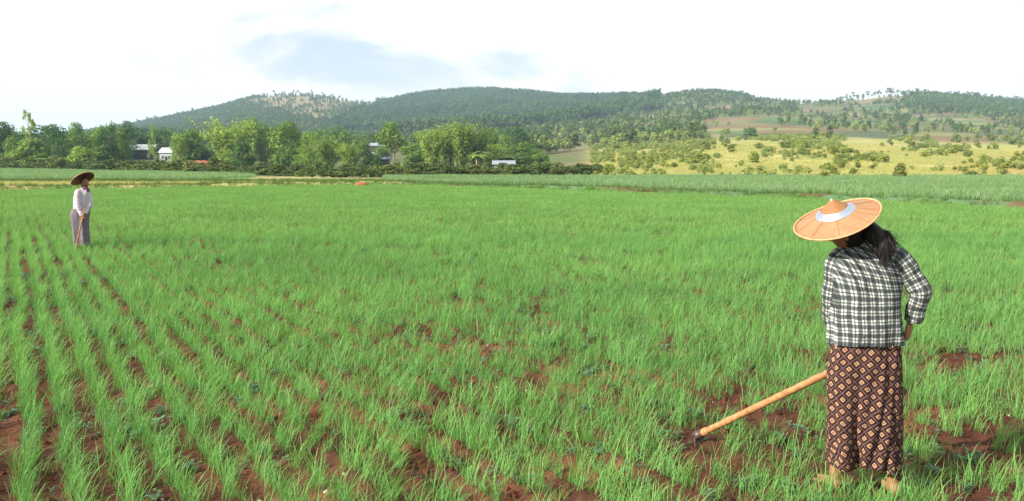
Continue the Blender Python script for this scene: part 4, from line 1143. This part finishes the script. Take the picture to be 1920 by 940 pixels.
# skin, hair, cloth
def skin_mat(name, col, col2):
    m_, t, o_ = new_mat(name); c_ = nd(t, 'ShaderNodeTexCoord'); f = noise(t, c_.outputs['Object'], 14, 4); f2 = noise(t, c_.outputs['Object'], 180, 3)
    p = bsdf(t, o_, mixc(t, f, col, col2), 0.5, 0.35, f2, 0.15, 0.002)
    p.inputs['Subsurface Weight'].default_value = 0.12; p.inputs['Subsurface Radius'].default_value = (0.01, 0.004, 0.002)
    return m_
M_SKIN = skin_mat("tanned_skin", (0.25, 0.115, 0.065), (0.34, 0.165, 0.095)); M_SKIN2 = skin_mat("brown_skin", (0.16, 0.075, 0.045), (0.23, 0.11, 0.07))
M_HAIR = simple_mat("black_hair", (0.008, 0.007, 0.008), (0.018, 0.015, 0.016), 60, 0.55, 0.22, 0.2, 0.002)
def plaid_mat():
    m_, t, o_ = new_mat("plaid_cotton"); uv = nd(t, 'ShaderNodeUVMap'); sp = nd(t, 'ShaderNodeSeparateXYZ'); lk(t, uv.outputs[0], sp.inputs[0])
    c_ = nd(t, 'ShaderNodeTexCoord'); wob = mth(t, 'MULTIPLY', mth(t, 'SUBTRACT', noise(t, c_.outputs['Object'], 10, 3), 0.5), 0.018)
    def stripes(src, per):
        fr = mth(t, 'FRACT', mth(t, 'DIVIDE', mth(t, 'ADD', src, wob), per))
        wide = mth(t, 'LESS_THAN', mth(t, 'ABSOLUTE', mth(t, 'SUBTRACT', fr, 0.25)), 0.225)
        thin = mth(t, 'LESS_THAN', mth(t, 'ABSOLUTE', mth(t, 'SUBTRACT', fr, 0.735)), 0.07)
        return mth(t, 'MAXIMUM', mth(t, 'MULTIPLY', wide, 0.95), mth(t, 'MULTIPLY', thin, 0.85))
    su = stripes(sp.outputs[0], 0.046); sv = stripes(sp.outputs[1], 0.046)
    k = mth(t, 'MULTIPLY', mth(t, 'SUBTRACT', 1.0, mth(t, 'MULTIPLY', su, 0.80)), mth(t, 'SUBTRACT', 1.0, mth(t, 'MULTIPLY', sv, 0.80)))
    col = mixc(t, k, (0.010, 0.020, 0.025), (0.45, 0.475, 0.47))
    wv = noise(t, c_.outputs['Object'], 500, 2); fold = noise(t, c_.outputs['Object'], 16, 3, 0.5)
    h = mth(t, 'ADD', mth(t, 'MULTIPLY', wv, 0.06), fold)
    bsdf(t, o_, col, 0.9, 0.1, h, 0.8, 0.035)
    return m_
def longyi_mat():
    m_, t, o_ = new_mat("printed_sarong"); uv = nd(t, 'ShaderNodeUVMap'); mp_ = nd(t, 'ShaderNodeMapping'); mp_.inputs['Rotation'].default_value = (0, 0, R(41))
    mp_.inputs['Scale'].default_value = (1 / 0.046, 1 / 0.046, 1); c0 = nd(t, 'ShaderNodeTexCoord'); nzc = nd(t, 'ShaderNodeTexNoise'); nzc.inputs['Scale'].default_value = 11; nzc.inputs['Detail'].default_value = 3; lk(t, c0.outputs['Object'], nzc.inputs['Vector'])
    va = nd(t, 'ShaderNodeVectorMath', operation='MULTIPLY_ADD'); lk(t, nzc.outputs['Color'], va.inputs[0]); va.inputs[1].default_value = (0.022, 0.022, 0); lk(t, uv.outputs[0], va.inputs[2])
    lk(t, va.outputs[0], mp_.inputs[0]); sp = nd(t, 'ShaderNodeSeparateXYZ'); lk(t, mp_.outputs[0], sp.inputs[0])
    a = mth(t, 'ABSOLUTE', mth(t, 'SUBTRACT', mth(t, 'FRACT', sp.outputs[0]), 0.5)); b = mth(t, 'ABSOLUTE', mth(t, 'SUBTRACT', mth(t, 'FRACT', sp.outputs[1]), 0.5))
    m_ab = mth(t, 'MAXIMUM', a, b)
    c_ = nd(t, 'ShaderNodeTexCoord'); fade = noise(t, c_.outputs['Object'], 7, 3)
    line = mth(t, 'GREATER_THAN', m_ab, 0.465)
    outer = mth(t, 'LESS_THAN', m_ab, 0.22); inner = mth(t, 'LESS_THAN', m_ab, 0.12); dot = mth(t, 'LESS_THAN', m_ab, 0.055)
    ring = mth(t, 'ADD', mth(t, 'SUBTRACT', outer, inner), dot, True)
    col = mixc(t, fade, (0.024, 0.009, 0.010), (0.040, 0.015, 0.016))
    col = mixc(t, mth(t, 'MULTIPLY', line, 0.75), col, (0.17, 0.125, 0.115))
    col = mixc(t, ring, col, mixc(t, fade, (0.38, 0.21, 0.135), (0.44, 0.29, 0.175)))
    wv = noise(t, c_.outputs['Object'], 600, 2)
    bsdf(t, o_, col, 0.85, 0.15, mth(t, 'ADD', mth(t, 'MULTIPLY', wv, 0.05), noise(t, c_.outputs['Object'], 14, 3)), 0.7, 0.03)
    return m_
M_PLAID = plaid_mat(); M_LONG = longyi_mat()
def weave_mat(name, a, b):
    """bamboo sheath hat: radial fibre streaks"""
    m_, t, o_ = new_mat(name); uv = nd(t, 'ShaderNodeUVMap'); mp_ = nd(t, 'ShaderNodeMapping'); mp_.inputs['Scale'].default_value = (90, 4, 1); lk(t, uv.outputs[0], mp_.inputs[0])
    f = noise(t, mp_.outputs[0], 1.0, 3); c_ = nd(t, 'ShaderNodeTexCoord'); g = noise(t, c_.outputs['Object'], 14, 6, 0.7)
    bsdf(t, o_, mixc(t, mth(t, 'ADD', mth(t, 'MULTIPLY', f, 0.7), mth(t, 'SUBTRACT', mth(t, 'MULTIPLY', g, 1.3), 0.5)), a, b), 0.6, 0.25, f, 0.35, 0.004)
    return m_
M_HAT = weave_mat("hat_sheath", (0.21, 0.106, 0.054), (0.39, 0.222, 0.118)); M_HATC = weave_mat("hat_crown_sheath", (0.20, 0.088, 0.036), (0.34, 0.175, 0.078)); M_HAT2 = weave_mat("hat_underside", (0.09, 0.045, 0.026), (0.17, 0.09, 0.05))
M_RIM = simple_mat("hat_rim_cane", (0.42, 0.22, 0.11), (0.62, 0.37, 0.20), 40, 0.55, 0.3); M_SEAM = simple_mat("hat_seam", (0.22, 0.11, 0.055), (0.30, 0.16, 0.085), 40, 0.7, 0.2)
M_TIN = simple_mat("bright_tin", (0.44, 0.50, 0.60), (0.56, 0.61, 0.70), 18, 0.36, 0.5, 0.2, 0.004, metal=0.9)
def lathe(prof, nseg=96, wob=0.0):
    V = []; Fc = []; UV = []; n1 = nseg + 1
    for i, (r_, z_) in enumerate(prof):
        for k in range(n1):
            th = 2 * math.pi * k / nseg; zz = z_ + wob * (r_ / 0.235) ** 2 * math.sin(th * 2 + 0.6)
            V.append((r_ * math.cos(th), r_ * math.sin(th), zz)); UV.append((k / nseg, i / (len(prof) - 1)))
    for i in range(len(prof) - 1):
        for k in range(nseg): Fc.append((i * n1 + k, (i + 1) * n1 + k, (i + 1) * n1 + k + 1, i * n1 + k + 1))
    return V, Fc, UV
def hat(parent, centre, axis, scale=1.0, spin=0.0, under=None):
    wob = 0.008
    brim = smooth_path([(0.108, 0.052), (0.14, 0.039), (0.17, 0.0275), (0.20, 0.018), (0.222, 0.012), (0.235, 0.0125)], 24)
    v, f, u = lathe([(r_, z_) for r_, z_ in brim], 96, wob)
    h = obj("hat", mesh_np("hat_brim", np.array(v), np.array(f), [under or M_HAT], uv=np.array(u)), parent)
    md = h.modifiers.new("thick", 'SOLIDIFY'); md.thickness = 0.004; md.offset = -1
    ax = Vector(axis).normalized(); h.rotation_euler = ax.to_track_quat('Z', 'Y').to_euler(); h.rotation_euler.rotate_axis('Z', spin); h.location = centre; h.scale = (scale,) * 3
    def sub(name, vfu, mat, smooth=True):
        o = obj(name, mesh_np(name, np.array([tuple(p) for p in vfu[0]]), [tuple(q) for q in vfu[1]], [mat], smooth=smooth, uv=np.array(vfu[2]) if len(vfu) > 2 else None), h)
        return o
    cr = smooth_path([(0.008, 0.130), (0.020, 0.121), (0.040, 0.1045), (0.060, 0.0875), (0.080, 0.070)], 20)
    o = sub("hat_crown", lathe(cr), M_HAT2 if under else M_HATC); md = o.modifiers.new("thick", 'SOLIDIFY'); md.thickness = 0.004; md.offset = -1
    o = sub("metal_band", lathe(smooth_path([(0.074, 0.0775), (0.085, 0.0700), (0.098, 0.0610), (0.108, 0.0550), (0.110, 0.0505)], 14)), M_HAT2 if under else M_TIN)
    sub("hat_tip", lathe(smooth_path([(0.0005, 0.136), (0.005, 0.132), (0.010, 0.1245), (0.014, 0.1205), (0.0155, 0.119)], 10)), M_TIN)
    n_ = 96; ring = [(0.236 * math.cos(2 * math.pi * k / n_), 0.236 * math.sin(2 * math.pi * k / n_), 0.0125 + wob * math.sin(4 * math.pi * k / n_ + 0.6)) for k in range(n_ + 1)]
    sub("hat_rim", tube(ring, 0.0052, 8, cap=False), M_RIM)
    ring = [(0.226 * math.cos(2 * math.pi * k / n_), 0.226 * math.sin(2 * math.pi * k / n_), 0.0125 + wob * 0.92 * math.sin(4 * math.pi * k / n_ + 0.6)) for k in range(n_ + 1)]
    sub("rim_stitching", tube(ring, 0.0016, 5, cap=False), M_SEAM)
    for k in range(9):
        th = 2 * math.pi * (k + 0.35 + 0.12 * math.sin(k * 5)) / 9
        pts = [(r_ * math.cos(th), r_ * math.sin(th), z_ + 0.0012 + wob * (r_ / 0.235) ** 2 * math.sin(th * 2 + 0.6)) for r_, z_ in brim[::3]]
        sub("hat_rib", tube(pts, 0.0011, 5), M_SEAM)
    return h

# ---- woman with the plaid shirt, seen from behind
D0 = 5.05
def S(px_): return px_ * D0 / F
def ring_px(py_, l, r_, D, b):
    c_ = W((l + r_) / 2, py_, D); return (c_.x, c_.y, c_.z, (r_ - l) / 2 * D / F, b)
wom = obj("person", None, label="barefoot worker in plaid shirt and patterned sarong seen from behind, hand at hip", cat="person", loc=(0, 0, 0))
wom.empty_display_size = 0.3
org = W(1622, 943, 5.03); org = Vector((org.x, 5.03, 0)); wom.location = org
def rel(p): return Vector(p) - org
hatc = W(1571, 414, 5.10); hat_ax = (-0.375, -0.25, 0.90)
hrot = head_rot((-0.74, 0.52, -0.30), (-0.30, -0.05, 0.95)); hc = W(1588, 433, 5.13)
neck0, neck1 = W(1622, 478, 5.16), W(1603, 440, 5.15)
sh_l, el_l, wr_l = W(1574, 487, 5.16), W(1562, 578, 5.20), W(1574, 664, 5.31)
sh_r, el_r, wr_r = W(1684, 486, 5.06), W(1728, 549, 5.02), W(1706, 604, 5.06)
hip = W(1621, 660, 5.06)
ank_l, ank_r = W(1567, 905, 5.07), W(1674, 922, 5.00)
ank_l.z = 0.075; ank_r.z = 0.075
kn_l, kn_r = W(1578, 790, 5.09), W(1655, 795, 5.05)
P = []
P += head(hc, hrot, 0.95)
P.append(tube([neck0 - Vector((0, 0, .05)), neck0, neck1, hc], [.06, .052, .048, .04], 14))
P.append(tube([W(1621, 700, 5.06), hip, W(1622, 590, 5.08), W(1624, 520, 5.12), neck0 - Vector((0, 0, .03))], [(.10, .09), (.135, .09), (.115, .08), (.125, .085), (.07, .06)], 18))
P.append(tube([W(1626, 510, 5.12), sh_l, el_l, wr_l], [.05, .045, .036, .025], 12)); P.append(tube([W(1626, 510, 5.12), sh_r, el_r, wr_r], [.05, .045, .036, .026], 12))
for hx, kn, an in ((W(1596, 670, 5.06), kn_l, ank_l), (W(1650, 670, 5.06), kn_r, ank_r)):
    cal = kn.lerp(an, 0.35) + Vector((0, -0.006, 0))
    P.append(tube([hx, kn, cal, an, an - Vector((0, 0, .04))], [.085, .052, .047, .034, .034], 14))
P += foot(ank_l, (-0.22, 0.97)); P += foot(ank_r, (-0.12, 0.99))
# hoe line: from the tin-hafted head, past the hip to the hand
hoe_a = W(1309, 816, 5.92); hoe_b = W(1703, 628, 5.10)
hd = (hoe_b - hoe_a).normalized()
P += hand(wr_r, (-0.10, 0.05, -1), (-0.75, 0.6, -0.1), (0.3, 0.85, 0), 0.85, 0.98)
gl = hoe_a.lerp(hoe_b, 0.70)
P.append(tube([wr_l, gl + Vector((-.01, -.02, .07))], [.025, .022], 10)); P += hand(gl + Vector((-.01, -.02, .075)), (0.1, 0.1, -1), (0.3, 0.9, 0), (-1, 0.1, 0.2), 0.9, 0.98)
P = [([rel(p) for p in v], f) for v, f in P]
bd = body("body", P, M_SKIN, wom, 0.0055)
# shirt
keys = [ring_px(643, 1554, 1693, 5.05, .128), ring_px(615, 1556, 1691, 5.05, .126), ring_px(585, 1560, 1688, 5.06, .121), ring_px(555, 1563, 1687, 5.07, .122), ring_px(525, 1562, 1688, 5.09, .126),
        ring_px(502, 1561, 1692, 5.105, .124), ring_px(484, 1566, 1691, 5.12, .110), ring_px(471, 1578, 1680, 5.13, .092), ring_px(461, 1590, 1660, 5.14, .072), ring_px(453, 1594, 1640, 5.15, .060), ring_px(446, 1593, 1634, 5.15, .056)]
kz = [k[2] for k in keys]
def sh_disp(th, t, r_):
    back = max(0, -math.sin(th))
    o_ = 0.006 * math.sin(th * 7 + 9 * t) * (0.4 + 0.6 * (1 - t)) + 0.003 * math.sin(th * 3 - 14 * t + 2)
    # drag folds running from the left armpit across the lower back
    u = (math.cos(th) + 0.62) * 2.0 + (t - 0.56) * 4.2
    o_ += 0.017 * back * math.exp(-((t - 0.52) / 0.13) ** 2) * math.exp(-((math.cos(th) + 0.6) / 0.35) ** 2) * math.sin(u * 9)
    o_ += 0.006 * (1 - t) ** 3 * math.sin(th * 9 + 1.0)
    return o_
tors = loft([tuple(r_) for r_ in smooth_rings(keys, 90)], 120, 2.35, sh_disp)
zb, zt = kz[0], kz[-1]
uv = []
for (x_, y_, z_), (u, v) in zip(tors[0], tors[2]):
    hgt = (z_ - zb) / (zt - zb); k = max(0.0, hgt - 0.42)
    xx = x_ - org.x
    kk = len(uv) % 121; u2 = (xx if kk > 60 else 0.35 - xx) + 0.16 * k * k * 2.2
    uv.append((u2 * 1.05 + 0.012, v * 1.02 + xx * k * 0.75 - 0.10 * k * k))
tors = (tors[0], tors[1], uv)
def sk(p, r_): return (p.x, p.y, p.z, r_)
sl_l = sleeve([sk(W(1592, 480, 5.15), .062), sk(sh_l + Vector((.0, -.005, -.01)), .066), sk(W(1566, 530, 5.165), .060), sk(el_l, .056), sk(W(1567, 620, 5.25), .050), sk(wr_l, .046)], 60, 44, .0042, 1.0)
sl_r = sleeve([sk(W(1664, 482, 5.09), .056), sk(sh_r, .060), sk(W(1709, 519, 5.04), .056), sk(el_r + Vector((-.008, 0, 0)), .054), sk(W(1718, 577, 5.03), .048), sk(W(1712, 601, 5.05), .045)], 60, 44, .0042, 4.0)
sh = join3([tors, sl_l, sl_r]); sh = ([rel(p) for p in sh[0]], sh[1], sh[2])
shirt = cloth("plaid_shirt", sh, M_PLAID, wom)
# collar
col_r = [ring_px(455, 1592, 1642, 5.15, .064), ring_px(448, 1591, 1637, 5.15, .061), ring_px(442, 1591, 1633, 5.148, .060)]
cl = loft([tuple(r_) for r_ in smooth_rings(col_r, 8)], 60, 2.2); cl = ([rel(p) for p in cl[0]], cl[1], [(a * 1.0, b + .01) for a, b in cl[2]])
obj("collar", None) if False else cloth("collar", cl, M_PLAID, shirt)
# sarong
keys = [ring_px(626, 1574, 1676, 5.05, .100), ring_px(652, 1562, 1684, 5.05, .114), ring_px(695, 1553, 1687, 5.05, .124), ring_px(750, 1553, 1688, 5.045, .124), ring_px(800, 1553, 1688, 5.04, .120), ring_px(842, 1553, 1688, 5.035, .117), ring_px(892, 1554, 1689, 5.03, .114)]
def lg_disp(th, t, r_):
    c_, s_ = math.cos(th), math.sin(th); back = max(0.0, -s_)
    o_ = 0
    tt = max(0, (t - 0.12) / 0.88)
    # hollow between the legs, deepest low down, and slanting folds on the right leg
    o_ -= 0.085 * tt ** 0.9 * back * math.exp(-((c_ + 0.36) / 0.19) ** 2)
    o_ += 0.018 * tt * back * math.exp(-((c_ - 0.15) / 0.5) ** 2) * math.sin((c_ * 1.0 + 0.55 * tt) * 22)
    o_ += 0.007 * math.sin(th * 6 + 3 * tt) * tt + 0.004 * math.sin(th * 11 - 5 * t)
    front = max(0.0, s_); o_ -= 0.03 * tt * front * math.exp(-(c_ / 0.3) ** 2)
    dz = 0.0
    if t > 0.8:
        k = (t - 0.8) / 0.2
        dz = k * (0.075 * (0.5 - 0.5 * c_) + 0.045 * math.exp(-((c_ - 0.1) / 0.45) ** 2) - 0.014)
    return (o_, dz)
lg = loft([tuple(r_) for r_ in smooth_rings(keys, 110)], 150, 2.6, lg_disp)
uv = []
for (x_, y_, z_), (u, v), i in zip(lg[0], lg[2], range(len(lg[0]))):
    if i % 151 == 0:
        ringp = [Vector(q) for q in lg[0][i:i + 151]]; arc = [0.0]
        for q in range(150): arc.append(arc[-1] + (ringp[q + 1] - ringp[q]).length)
        mid_ = arc[112]
    uv.append((mid_ - arc[i % 151] + 0.03, z_ * 1.02 + 0.10 * (x_ - org.x) * (0.6 - z_)))
lg = ([rel(p) for p in lg[0]], lg[1], uv)
sar = cloth("sarong", lg, M_LONG, wom)
# long loose hair falling from under the hat
cur = []
for i in range(420):
    a = random.random(); sx = random.gauss(0, 1)
    st = W(1618 + 34 * a + random.uniform(-4, 4), 424 + 10 * a + random.uniform(-5, 6), 5.10 - 0.05 * a + random.uniform(-.02, .02))
    if random.random() < 0.78:
        en = W(1658 + sx * 7, 470 + random.uniform(0, 34), 4.955 + random.uniform(-.015, .02)); mid = W(1645 + 16 * a + sx * 5, 446 + random.uniform(-3, 10), 4.985 + random.uniform(-.02, .02))
    else:
        en = W(1676 + sx * 8, 462 + random.uniform(-6, 20), 4.97 + random.uniform(-.03, .05)); mid = W(1655 + 14 * a + sx * 3, 436 + random.uniform(-2, 8), 5.0 + random.uniform(-.02, .02))
    cur.append([rel(st), rel(st.lerp(mid, 0.55) + Vector((0.006, -0.01, 0.006))), rel(mid), rel(mid.lerp(en, 0.5) + Vector((0.004 + random.gauss(0, .004), -0.006, random.gauss(0, .003)))), rel(en)])
for i in range(26):   # wind-blown wisps
    st = W(1648 + random.uniform(-8, 10), 437 + random.uniform(-5, 8), 5.0); en = W(1684 + random.uniform(0, 18), 446 + random.uniform(0, 26), 4.99)
    mid = st.lerp(en, 0.5) + Vector((0, 0, random.uniform(.0, .02))); cur.append([rel(st), rel(st.lerp(mid, .5)), rel(mid), rel(mid.lerp(en, .6)), rel(en)])
rv, rf = ribbons(cur, 0.0022)
cap_ = ellipsoid(hc + hrot @ Vector((0, -.014, .004)), (.077, .087, .104), hrot, 28, 20, lambda p: p if (p.y < 0.03 or p.z > 0.05) else p * 0.8)
mass = tube([W(1622, 428, 5.09), W(1640, 440, 5.02), W(1653, 458, 4.975), W(1659, 476, 4.963), W(1659, 490, 4.962)], [(.055, .045), (.048, .034), (.038, .022), (.026, .014), (.008, .006)], 16)
hv_, hf_ = joinvf([([rel(p) for p in cap_[0]], cap_[1]), ([rel(p) for p in mass[0]], mass[1]), (rv, rf)])
obj("hair", mesh_np("hair", np.array([tuple(p) for p in hv_]), hf_, [M_HAIR]), wom)
hat(wom, rel(hatc), hat_ax, 0.93, 0.3)
# ---- hoe
M_WOOD = simple_mat("hoe_wood", (0.20, 0.092, 0.038), (0.46, 0.24, 0.105), 26, 0.5, 0.35, 0.2, 0.003); M_NODE = simple_mat("hoe_knots", (0.20, 0.085, 0.04), (0.32, 0.16, 0.07), 40, 0.6)
M_IRON = simple_mat("worn_iron", (0.06, 0.045, 0.04), (0.17, 0.12, 0.10), 40, 0.55, 0.4, 0.4, 0.003, metal=0.6)
def make_hoe(a, b, label, rad=0.0165, blade_dir=None, sc_=1.0):
    a, b = Vector(a), Vector(b); d = (b - a).normalized()
    r_ = obj("hoe", None, label=label, cat="hoe", loc=a); r_.empty_display_size = 0.2
    L = (b - a).length; pts = [d * (L * i / 24)  for i in range(25)]
    hn = part("handle", tube(pts, [rad * (1.0 + 0.06 * math.sin(i * 1.9)) for i in range(25)], 14), M_WOOD, r_, True)
    for fr in (0.06, 0.21, 0.47, 0.72):
        c_ = d * (L * fr); sdv = d.orthogonal().normalized(); sdv = (sdv + d.cross(sdv) * random.uniform(-2, 2)).normalized()
        v, f = ellipsoid(c_ - Vector((0, rad * 0.80, 0)) + Vector((0, 0, random.uniform(-.2, .6) * rad)), (rad * 0.34, rad * 0.30, rad * 0.26), None, 10, 8); part("knot", (v, f), M_NODE, hn, True)
    bd_ = Vector(blade_dir or (-0.22, -0.1, -1)); bd_ = (bd_ - d * bd_.dot(d) * 0.8).normalized(); sd = d.cross(bd_).normalized()
    part("socket", tube([-d * 0.030 * sc_, -d * .0, d * 0.035 * sc_], [rad * 1.35, rad * 1.5, rad * 1.3], 14), M_IRON, r_, True)
    for k in range(3):
        q = d * (0.045 + 0.012 * k) * sc_; ring = []
        u0 = d.orthogonal().normalized(); u1 = d.cross(u0)
        for j in range(17): ring.append(q + (u0 * math.cos(j * math.pi / 8) + u1 * math.sin(j * math.pi / 8)) * rad * 1.08)
        part("binding", tube(ring, 0.003, 6, cap=False), M_RIM, r_, True)
    V = []; Fc = []
    for i in range(9):
        t_ = i / 8; wd = (0.026 + 0.052 * t_) * sc_; c_ = bd_ * (0.01 + 0.19 * t_) * sc_ + d * 0.035 * t_ * t_ * sc_ - d * 0.01 * sc_; th_ = 0.004 * (1.3 - t_)
        V += [c_ - sd * wd - d * th_, c_ + sd * wd - d * th_, c_ + sd * wd + d * th_, c_ - sd * wd + d * th_]
    for i in range(8):
        for k in range(4):
            k2 = (k + 1) % 4; Fc.append((i * 4 + k, i * 4 + k2, i * 4 + 4 + k2, i * 4 + 4 + k))
    Fc += [(3, 2, 1, 0), (32, 33, 34, 35)]
    part("blade", (V, Fc), M_IRON, r_)
    return r_
make_hoe(hoe_a, hoe_b - hd * 0.005, "long-handled hoe with pale wooden shaft held by the worker in plaid", 0.0205)

# ---- second worker, out in the field, facing across to us
D1 = 19.8; mpp = D1 / F
def Q(cx, cy, dy=0.0):
    """pixel of the enlarged photo crop (4.7x at 80,300) -> world"""
    return W(80 + cx / 4.7, 300 + cy / 4.7, D1 + dy)
wm = obj("person", None, label="distant worker in pale blouse and grey sarong, standing among the rice facing this way", cat="person")
o1 = Q(335, 790); o1 = Vector((o1.x, D1, 0)); wm.location = o1; wm.empty_display_size = 0.3
def rel1(p): return Vector(p) - o1
hr = head_rot((0.62, -0.74, 0.05), (-0.12, 0.05, 1)); hc1 = Q(372, 208); 
shl, ell, wrl = Q(312, 290, -.10), Q(312, 400, -.16), Q(350, 492, -.17)      # near arm
shr, elr, wrr = Q(392, 288, .10), Q(420, 385, -.02), Q(372, 478, -.14)
P = head(hc1, hr)
P.append(tube([Q(352, 285), Q(362, 250), hc1], [.062, .05, .045], 14))
P.append(tube([Q(330, 500), Q(335, 430), Q(345, 360), Q(350, 300), Q(354, 275)], [(.14, .12), (.13, .11), (.12, .095), (.13, .095), (.07, .06)], 16))
P.append(tube([Q(350, 300), shl, ell, wrl], [.05, .046, .036, .026], 10)); P.append(tube([Q(350, 300), shr, elr, wrr], [.05, .045, .036, .026], 10))
a1, a2 = Q(312, 775, .05), Q(385, 770, -.03); a1.z = a2.z = 0.07
for hx, kn, an in ((Q(320, 500, .06), Q(315, 640, .06), a1), (Q(345, 500, -.06), Q(360, 640, -.01), a2)):
    P.append(tube([hx, kn, kn.lerp(an, .35), an, an - Vector((0, 0, .03))], [.08, .05, .045, .034, .034], 12))
P += foot(a1, (.8, -.5)); P += foot(a2, (.8, -.5))
P += hand(wrl, (0.25, -0.1, -1), (0.6, -0.8, 0), (0.7, -.4, .2), .9); P += hand(wrr, (-0.1, -0.3, -1), (-0.8, -0.5, 0), (0.6, -.4, .2), .9)
P = [([rel1(p) for p in v], f) for v, f in P]
b1 = body("body", P, M_SKIN2, wm, 0.007)
M_BLOUSE = simple_mat("pale_blouse", (0.38, 0.35, 0.40), (0.48, 0.45, 0.50), 12, 0.9, 0.1, 0.4, 0.02)
M_GREYS = simple_mat("grey_sarong", (0.105, 0.098, 0.130), (0.19, 0.17, 0.205), 9, 0.9, 0.1, 0.4, 0.02)
M_SCARF = simple_mat("plum_scarf", (0.10, 0.035, 0.09), (0.17, 0.06, 0.15), 20, 0.9, 0.1)
def rq(cy, l, r_, b, dy=0.0):
    c_ = Q((l + r_) / 2, cy, dy); return (c_.x, c_.y, c_.z, (r_ - l) / 2 / 4.7 * mpp, b)
t1 = loft(smooth_rings([rq(432, 274, 416, .135), rq(380, 276, 418, .13), rq(330, 280, 418, .128), rq(295, 292, 414, .12), rq(270, 312, 404, .10), rq(252, 335, 396, .07), rq(244, 342, 390, .062)], 40), 60, 2.3, lambda th, t, r_: .005 * math.sin(th * 5 + 7 * t) + .004 * math.sin(th * 8 - 9 * t))
s1 = sleeve([sk(Q(335, 282, -.05), .06), sk(shl, .068), sk(Q(308, 345, -.13), .062), sk(ell, .056), sk(Q(330, 450, -.165), .05), sk(wrl, .044)], 36, 28, .004, 2.0)
s2 = sleeve([sk(Q(375, 280, .05), .06), sk(shr, .062), sk(Q(412, 340, .04), .056), sk(elr, .052), sk(Q(396, 435, -.08), .046), sk(wrr, .042)], 36, 28, .004, 5.0)
sh1 = join3([t1, s1, s2]); cloth("blouse", ([rel1(p) for p in sh1[0]], sh1[1], sh1[2]), M_BLOUSE, wm)
t2 = loft(smooth_rings([rq(415, 292, 414, .125), rq(445, 262, 412, .135), rq(485, 250, 406, .14), rq(545, 258, 400, .135), rq(620, 268, 402, .13), rq(700, 274, 408, .13), rq(758, 278, 412, .132)], 60), 90, 2.3,
          lambda th, t, r_: .012 * t * math.sin(th * 6 + 2 * t) - .03 * t * max(0, -math.sin(th)) * math.exp(-((math.cos(th) - .05) / .25) ** 2) + .006 * math.sin(th * 11))
cloth("sarong", ([rel1(p) for p in t2[0]], t2[1], t2[2]), M_GREYS, wm)
sf = loft(smooth_rings([rq(282, 352, 412, .062, -.02), rq(262, 342, 408, .078), rq(246, 342, 400, .072)], 12), 40, 2.2, lambda th, t, r_: .004 * math.sin(th * 7))
cloth("scarf", ([rel1(p) for p in sf[0]], sf[1], sf[2]), M_SCARF, wm)
ev, ef = joinvf([ellipsoid(rel1(hc1) + hr @ Vector((sx * .031, .083, .004)), (.011, .007, .006), hr, 10, 8) for sx in (-1, 1)])
obj("eyes", mesh_np("eyes", np.array([tuple(p) for p in ev]), ef, [M_HAIR]), wm)
cv, cf = ellipsoid(rel1(hc1) + hr @ Vector((0, -.014, .018)), (.079, .088, .105), hr, 24, 18, lambda p: p if (p.y < 0.02 or p.z > 0.06) else p * 0.8)
obj("hair", mesh_np("hair", np.array([tuple(p) for p in cv]), cf, [M_HAIR]), wm)
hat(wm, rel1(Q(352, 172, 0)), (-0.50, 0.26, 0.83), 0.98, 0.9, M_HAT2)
ha = Q(292, 800, -.22); ha.z = 0.05
make_hoe(ha, Q(372, 482, -.24) + Vector((0, 0, .12)), "slim hoe held upright by the distant worker in the pale blouse", 0.016, (-0.3, -0.6, -0.6))
